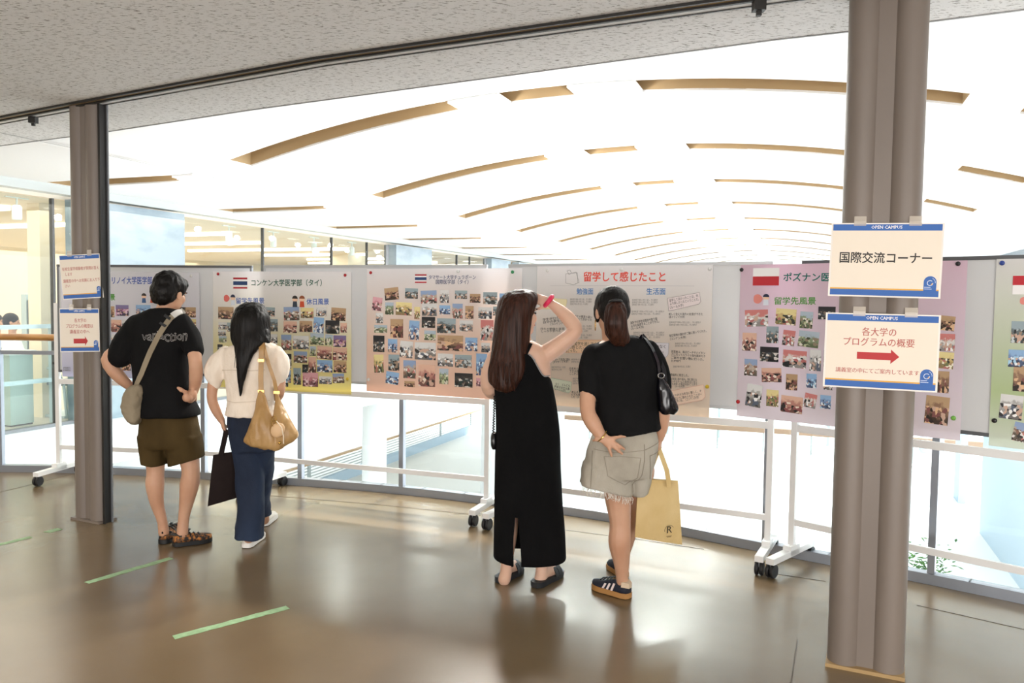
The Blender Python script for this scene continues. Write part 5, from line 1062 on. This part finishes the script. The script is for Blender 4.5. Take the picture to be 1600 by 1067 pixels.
q = MB(); F.loft(q, [(931, 672, 1024, 664, .112), (919, 698, 1027, 694, .136), (914, 730, 1022, 726, .142), (916, 744, 1016, 742, .13)], 2.4)
F.loft(q, [(912, 722, 988, 728, .134), (908, 742, 988, 748, .132), (905.5, 754, 987, 771, .128)], 2.5); F.loft(q, [(974, 726, 1022, 722, .125, .015), (982, 750, 1016, 748, .118, .03), (986, 772, 1012, 768, .11, .035)], 2.5)
sm = remesh(q, .007, 2, .008, 10, 13, (1, 1, .8)); bvp = bvh_of(sm); shp = put('shorts', sm, m_den, w3)
m_st = mat('denim_stitch', '#918a7c', .9)
for nm, pts in (('waistband_seam', [(926, 697), (960, 700), (1000, 697), (1026, 688)]), ('centre_seam', [(1001, 688), (1001, 712), (997, 735), (985, 752)]), ('pocket', [(940, 706), (962, 705), (995, 708), (990, 738), (972, 750), (945, 735), (940, 706)]), ('pocket', [(1010, 706), (1026, 702)]), ('pocket', [(1010, 706), (1012, 744)]), ('side_seam', [(924, 700), (921, 735), (919, 766)])):
    ribbon([F.p(x, y) for x, y in pts], .0035, .003, None, bvp, .0012).build(nm, m_st, shp)
rg = random.Random(8); m_fr = mat('fray_white', '#e2ddd2', .9); q = MB()
for i in range(70):
    f_ = i / 69; x = 907 + 79 * f_; y = 764 + 16.5 * f_ ** .8; p = F.p(x, y + 20, -.105 + .05 * abs(2 * f_ - 1) ** 3); h = bvp.ray_cast(p, Vector((0, 0, 1)))
    if h[0] is None: continue
    a_ = h[0] + Vector((0, -.003, 0)); q.tube([a_, a_ + Vector((rg.uniform(-.01, .01), -.004, -.012 - rg.random() * .014)), a_ + Vector((rg.uniform(-.018, .018), rg.uniform(-.01, .01), -.02 - rg.random() * .024))], .0011, 4)
tag(q.build('frayed_hem', m_fr, shp), kind='stuff')
ring_ = [F.p(940, 682, -.148) + (Vector((.55, 0, .6)).normalized()) * (.033 * math.cos(a_)) + Vector((0, 1, 0)) * (.033 * math.sin(a_)) for a_ in [6.283 * j / 24 for j in range(25)]]
q = MB()
MB().tube(ring_, .0035, 6).build('bracelet', m_gold, w3, 1)
m_navy = mat('navy_suede', '#171b2a', .8); m_gum = mat('gum_sole', '#a97a45', .6); m_str = mat('pink_white', '#e6d6d2', .6)
up, f_, r_, h_, L_ = shoe(w3, at_z(984, 936, 0), at_z(927, 917, 0), .10, m_navy, m_gum, .085, .032, 'sneaker', .058)
sd_ = r_ if (h_ + r_ - CAM).length < (h_ - r_ - CAM).length else -r_
for i in range(3):
    u = .34 + .11 * i; q = MB(); q.prism([h_ + f_ * (L_ * (u + dx)) + sd_ * (.046 - .010 * z / .08 + .002 * i) + UP * z for dx, z in ((0, .034), (.05, .034), (-.01, .074 - .006 * i), (-.06, .074 - .006 * i))], sd_ * .004); q.build('side_stripe', m_str, up)
q = MB(); q.rings([[h_ + f_ * u + sd_ * (.037 * k_ + .0) + UP * z for u, z, k_ in ((-.004, .06, .4), (-.004, .088, .4), (.03, .092, 1), (.03, .066, 1.1))], [h_ + f_ * (u + .003) - sd_ * (.037 * k_) + UP * z for u, z, k_ in ((-.004, .06, .4), (-.004, .088, .4), (.03, .092, 1), (.03, .066, 1.1))]]); q.build('heel_tab', mat('beige_suede', '#cbb69c', .8), up)
for k_ in (.45, .54, .63, .72): MB().tube([h_ + f_ * (L_ * k_) + r_ * s_ * .026 + UP * (.092 - .075 * (k_ - .38) + (.006 if s_ == 0 else 0)) for s_ in (-1, 0, 1)], .004, 6).build('lace', m_dark, up)
up, f_, r_, h_, L_ = shoe(w3, at_z(976, 903, 0), at_z(955, 885, 0), .095, m_navy, m_gum, .085, .03, 'sneaker', .058)
# her glossy black shoulder bag
gb = thing('black_shoulder_bag', 'glossy black leather bag under the right arm of the ponytailed woman', 'bag', F.p(1042, 646, -.06)); m_gl = mat('glossy_leather', '#0d0d14', .18)
q = MB(); F.loft(q, [(1027, 588, 1036, 590, .025, -.07), (1026, 602, 1046, 604, .04, -.07), (1027, 622, 1054, 624, .05, -.07), (1029, 640, 1060, 637, .05, -.07), (1034, 647, 1053, 647, .03, -.07)], 2.6); put('bag_body', remesh(q, .006, 1, .006, 22, 14, (1.5, 1, .4)), m_gl, gb)
ribbon(F.path([(1000, 525, -.07), (1010, 531, -.105), (1021, 546, -.128), (1030, 568, -.132), (1034, 592, -.14)]), .022, .005, None, bvs, .006).build('strap', m_gl, gb, 1)
ribbon(F.path([(1003, 523, .0), (1024, 548, -.03), (1037, 575, -.06), (1040, 596, -.08)]), .02, .005).build('strap', m_gl, gb, 1)
MB().tube([F.p(1033 + 5 * math.cos(a_), 587 + 4 * math.sin(a_), -.125) for a_ in [6.283 * j / 12 for j in range(13)]], .003, 6).build('buckle', mat('chrome', '#c9ccd0', .15, 1), gb, 1)
# beige paper-like tote in her right hand
bt = thing('beige_tote_bag', 'beige non-woven tote bag with small emblem hanging from the ponytailed woman', 'bag', F.p(1028, 846, 0))
m_bt = noisy(mat('beige_nonwoven', '#cdb27c', .75), '#c4a870', '#d6bd8a', 4, bump=.2, bscale=150)
c4 = [F.p(997, 747, -.02), F.p(1059, 751, .02), F.p(1065.5, 850.5, .02), F.p(992, 839, -.02)]; nn = Vector((.08, -1, 0)).normalized(); rows = []
for i in range(K + 1):
    v = i / K; l = c4[0].lerp(c4[3], v); r = c4[1].lerp(c4[2], v); rows.append([(l.lerp(r, j / K), .03 * math.sin(math.pi * j / K) * (.35 + .65 * math.sin(math.pi * min(1, v * .95))) * (1 - .5 * v ** 4) + .004 * math.sin(j * 1.9 + v * 3)) for j in range(K + 1)])
q = MB(); q.rings([[p + nn * (b_ + .003) for p, b_ in row] + [p - nn * (b_ + .003) for p, b_ in row[::-1]] for row in rows]); bb_ = q.build('bag_body', m_bt, bt, 1)
q = MB(); q.rings([[p + nn * (b_ + .0055) for p, b_ in row] for row in (rows[0], [(a_[0].lerp(c[0], .8), a_[1]) for a_, c in zip(rows[0], rows[1])])], False, False); 
for x0, x1, dd in ((1046, 1030, -.03), (1012, 1029, .02)): ribbon(F.path([(x0, 762, dd - .01), (x0 - (x0 - x1) * .25, 735, dd - .01), (x1, 702, .0), (x1, 694, .02)]), .026, .003, (1, .15, 0)).build('handle', m_bt, bt, 1)
mk = text_mesh('R', .055, .01); c = F.p(1045, 827, -.0)
bvb = BVHTree.FromPolygons([v.co + org(bb_) for v in bb_.data.vertices], [tuple(p.vertices) for p in bb_.data.polygons])
def print_on(me, c, bv, name, m_, parent):
    for v in me.vertices:
        q_ = Vector((c.x + v.co.x, 2.5, c.z + v.co.y)); h = bv.ray_cast(q_, Vector((0, 1, 0)))
        v.co = Vector((q_.x, (h[0].y if h[0] is not None else c.y) - .0025, q_.z))
    put(name, me, m_, parent)
print_on(mk, c, bvb, 'emblem', ink('#3a3020'), bb_)
for k_, w_ in ((0, .034), (1, .022)):                       # two fine printed lines under the emblem
    ln = bpy.data.meshes.new('printed_line'); y_ = -.005 * k_
    ln.from_pydata([(x_, y_ + dy, 0) for x_ in [-w_ / 2 + w_ * i / 8 for i in range(9)] for dy in (-.001, .001)], [], [(2 * i, 2 * i + 2, 2 * i + 3, 2 * i + 1) for i in range(8)])
    print_on(ln, F.p(1045, 837), bvb, 'printed_line', ink('#5a4c34'), bb_)
rg_ = MB().tube([(.026 * math.cos(a_), .026 * math.sin(a_), 0) for a_ in [.4 + 3.6 * j / 20 for j in range(18)]], .001, 4); me = bpy.data.meshes.new('emblem_ring'); me.from_pydata([tuple(v) for v in rg_.v], [], rg_.f)
print_on(me, c, bvb, 'emblem_ring', ink('#5a4c34'), bb_)

# ---- two people sitting far behind the glass at the left
def sitter(px, py, y, label, shirt, facing):
    G = Fig(y); kx = FPX / y; c = G.p(px, py); base = Vector((c.x, c.y, 0)); th = thing('person', label, 'person', base, 'people in the reading room')
    bd = MB(); ax, g = head(bd, c, facing, 1.0); f_ = Vector(facing).normalized()
    bd.tube([c - UP * .22, c - UP * .06], [.055, .05], 10)
    bd.tube([c - UP * .75, c - UP * .45, c - UP * .28, c - UP * .2], [.14, .15, .13, .06], 14, [.1, .11, .09, .05], f_)
    for e in (-1, 1):
        s_ = c + ax[0] * (.17 * e) - UP * .27; el = s_ - UP * .27 + f_ * .08; bd.tube([s_, el, el + f_ * .24 - UP * .02], [.045, .04, .028], 10); bd.ball(s_, .05)
        hand(bd, el + f_ * .24 - UP * .02, f_, UP, -ax[0] * e, .3)
        hp = c - UP * .78 + ax[0] * (.09 * e); kn = hp + f_ * .42; bd.tube([hp, kn, kn - UP * .42 + f_ * .03], [.08, .06, .04], 10); bd.ball(kn, .06); bd.tube([kn - UP * .43, kn - UP * .44 + f_ * .18], [.04, .03], 8)
    put('body', remesh(bd, .012, 2), m_skin, th); face_bits(th, g, 1, ax)
    hb = MB(); hb.ball(g(0, -.022, .043), (.092, .106, .092), 16, 10, ax); hb.ball(g(0, -.05, .0), (.085, .075, .085), 14, 10, ax); put('hair', remesh(hb, .012, 2), m_hair, th)
    sb = MB(); sb.tube([c - UP * .78, c - UP * .45, c - UP * .28, c - UP * .19], [.16, .17, .15, .075], 16, [.12, .13, .11, .07], f_)
    for e in (-1, 1): s_ = c + ax[0] * (.16 * e) - UP * .27; sb.tube([s_, s_ - UP * .2 + f_ * .05], [.07, .06], 10); sb.ball(s_, .07)
    put('shirt', remesh(sb, .012, 2), shirt, th)
    tr = MB()
    for e in (-1, 1): hp = c - UP * .78 + ax[0] * (.09 * e); kn = hp + f_ * .42; tr.tube([hp - f_ * .08, hp, kn, kn - UP * .38], [.09, .1, .075, .06], 12); tr.ball(kn, .075)
    put('trousers', remesh(tr, .012, 2), mat('navy_trousers', '#20242e', .8), th)
    ch = thing('stool', 'plain grey stool under the ' + label.split(' seated')[0], 'stool', base, 'stools in the reading room')
    MB().box(base + UP * (c.z - .90), (.4, .4, .04)).build('seat', m_grey, ch)
    for i in (-1, 1):
        for j in (-1, 1): MB().tube([base + Vector((.16 * i, .16 * j, c.z - .92)), base + Vector((.19 * i, .19 * j, 0))], .015, 8).build('leg', m_grey, ch)
m_ns = cloth('navy_shirt', '#27333f', '#33424f')
sitter(19, 503, 11.6, 'dark-haired man in navy top seated behind the left glass, facing right', m_ns, (.9, .35, -.1))
sitter(-5, 503, 12.2, 'dark-haired person seated at the extreme left edge behind the glass, partly cut off', cloth('grey_shirt', '#4a545c', '#59646c'), (.9, .2, 0))
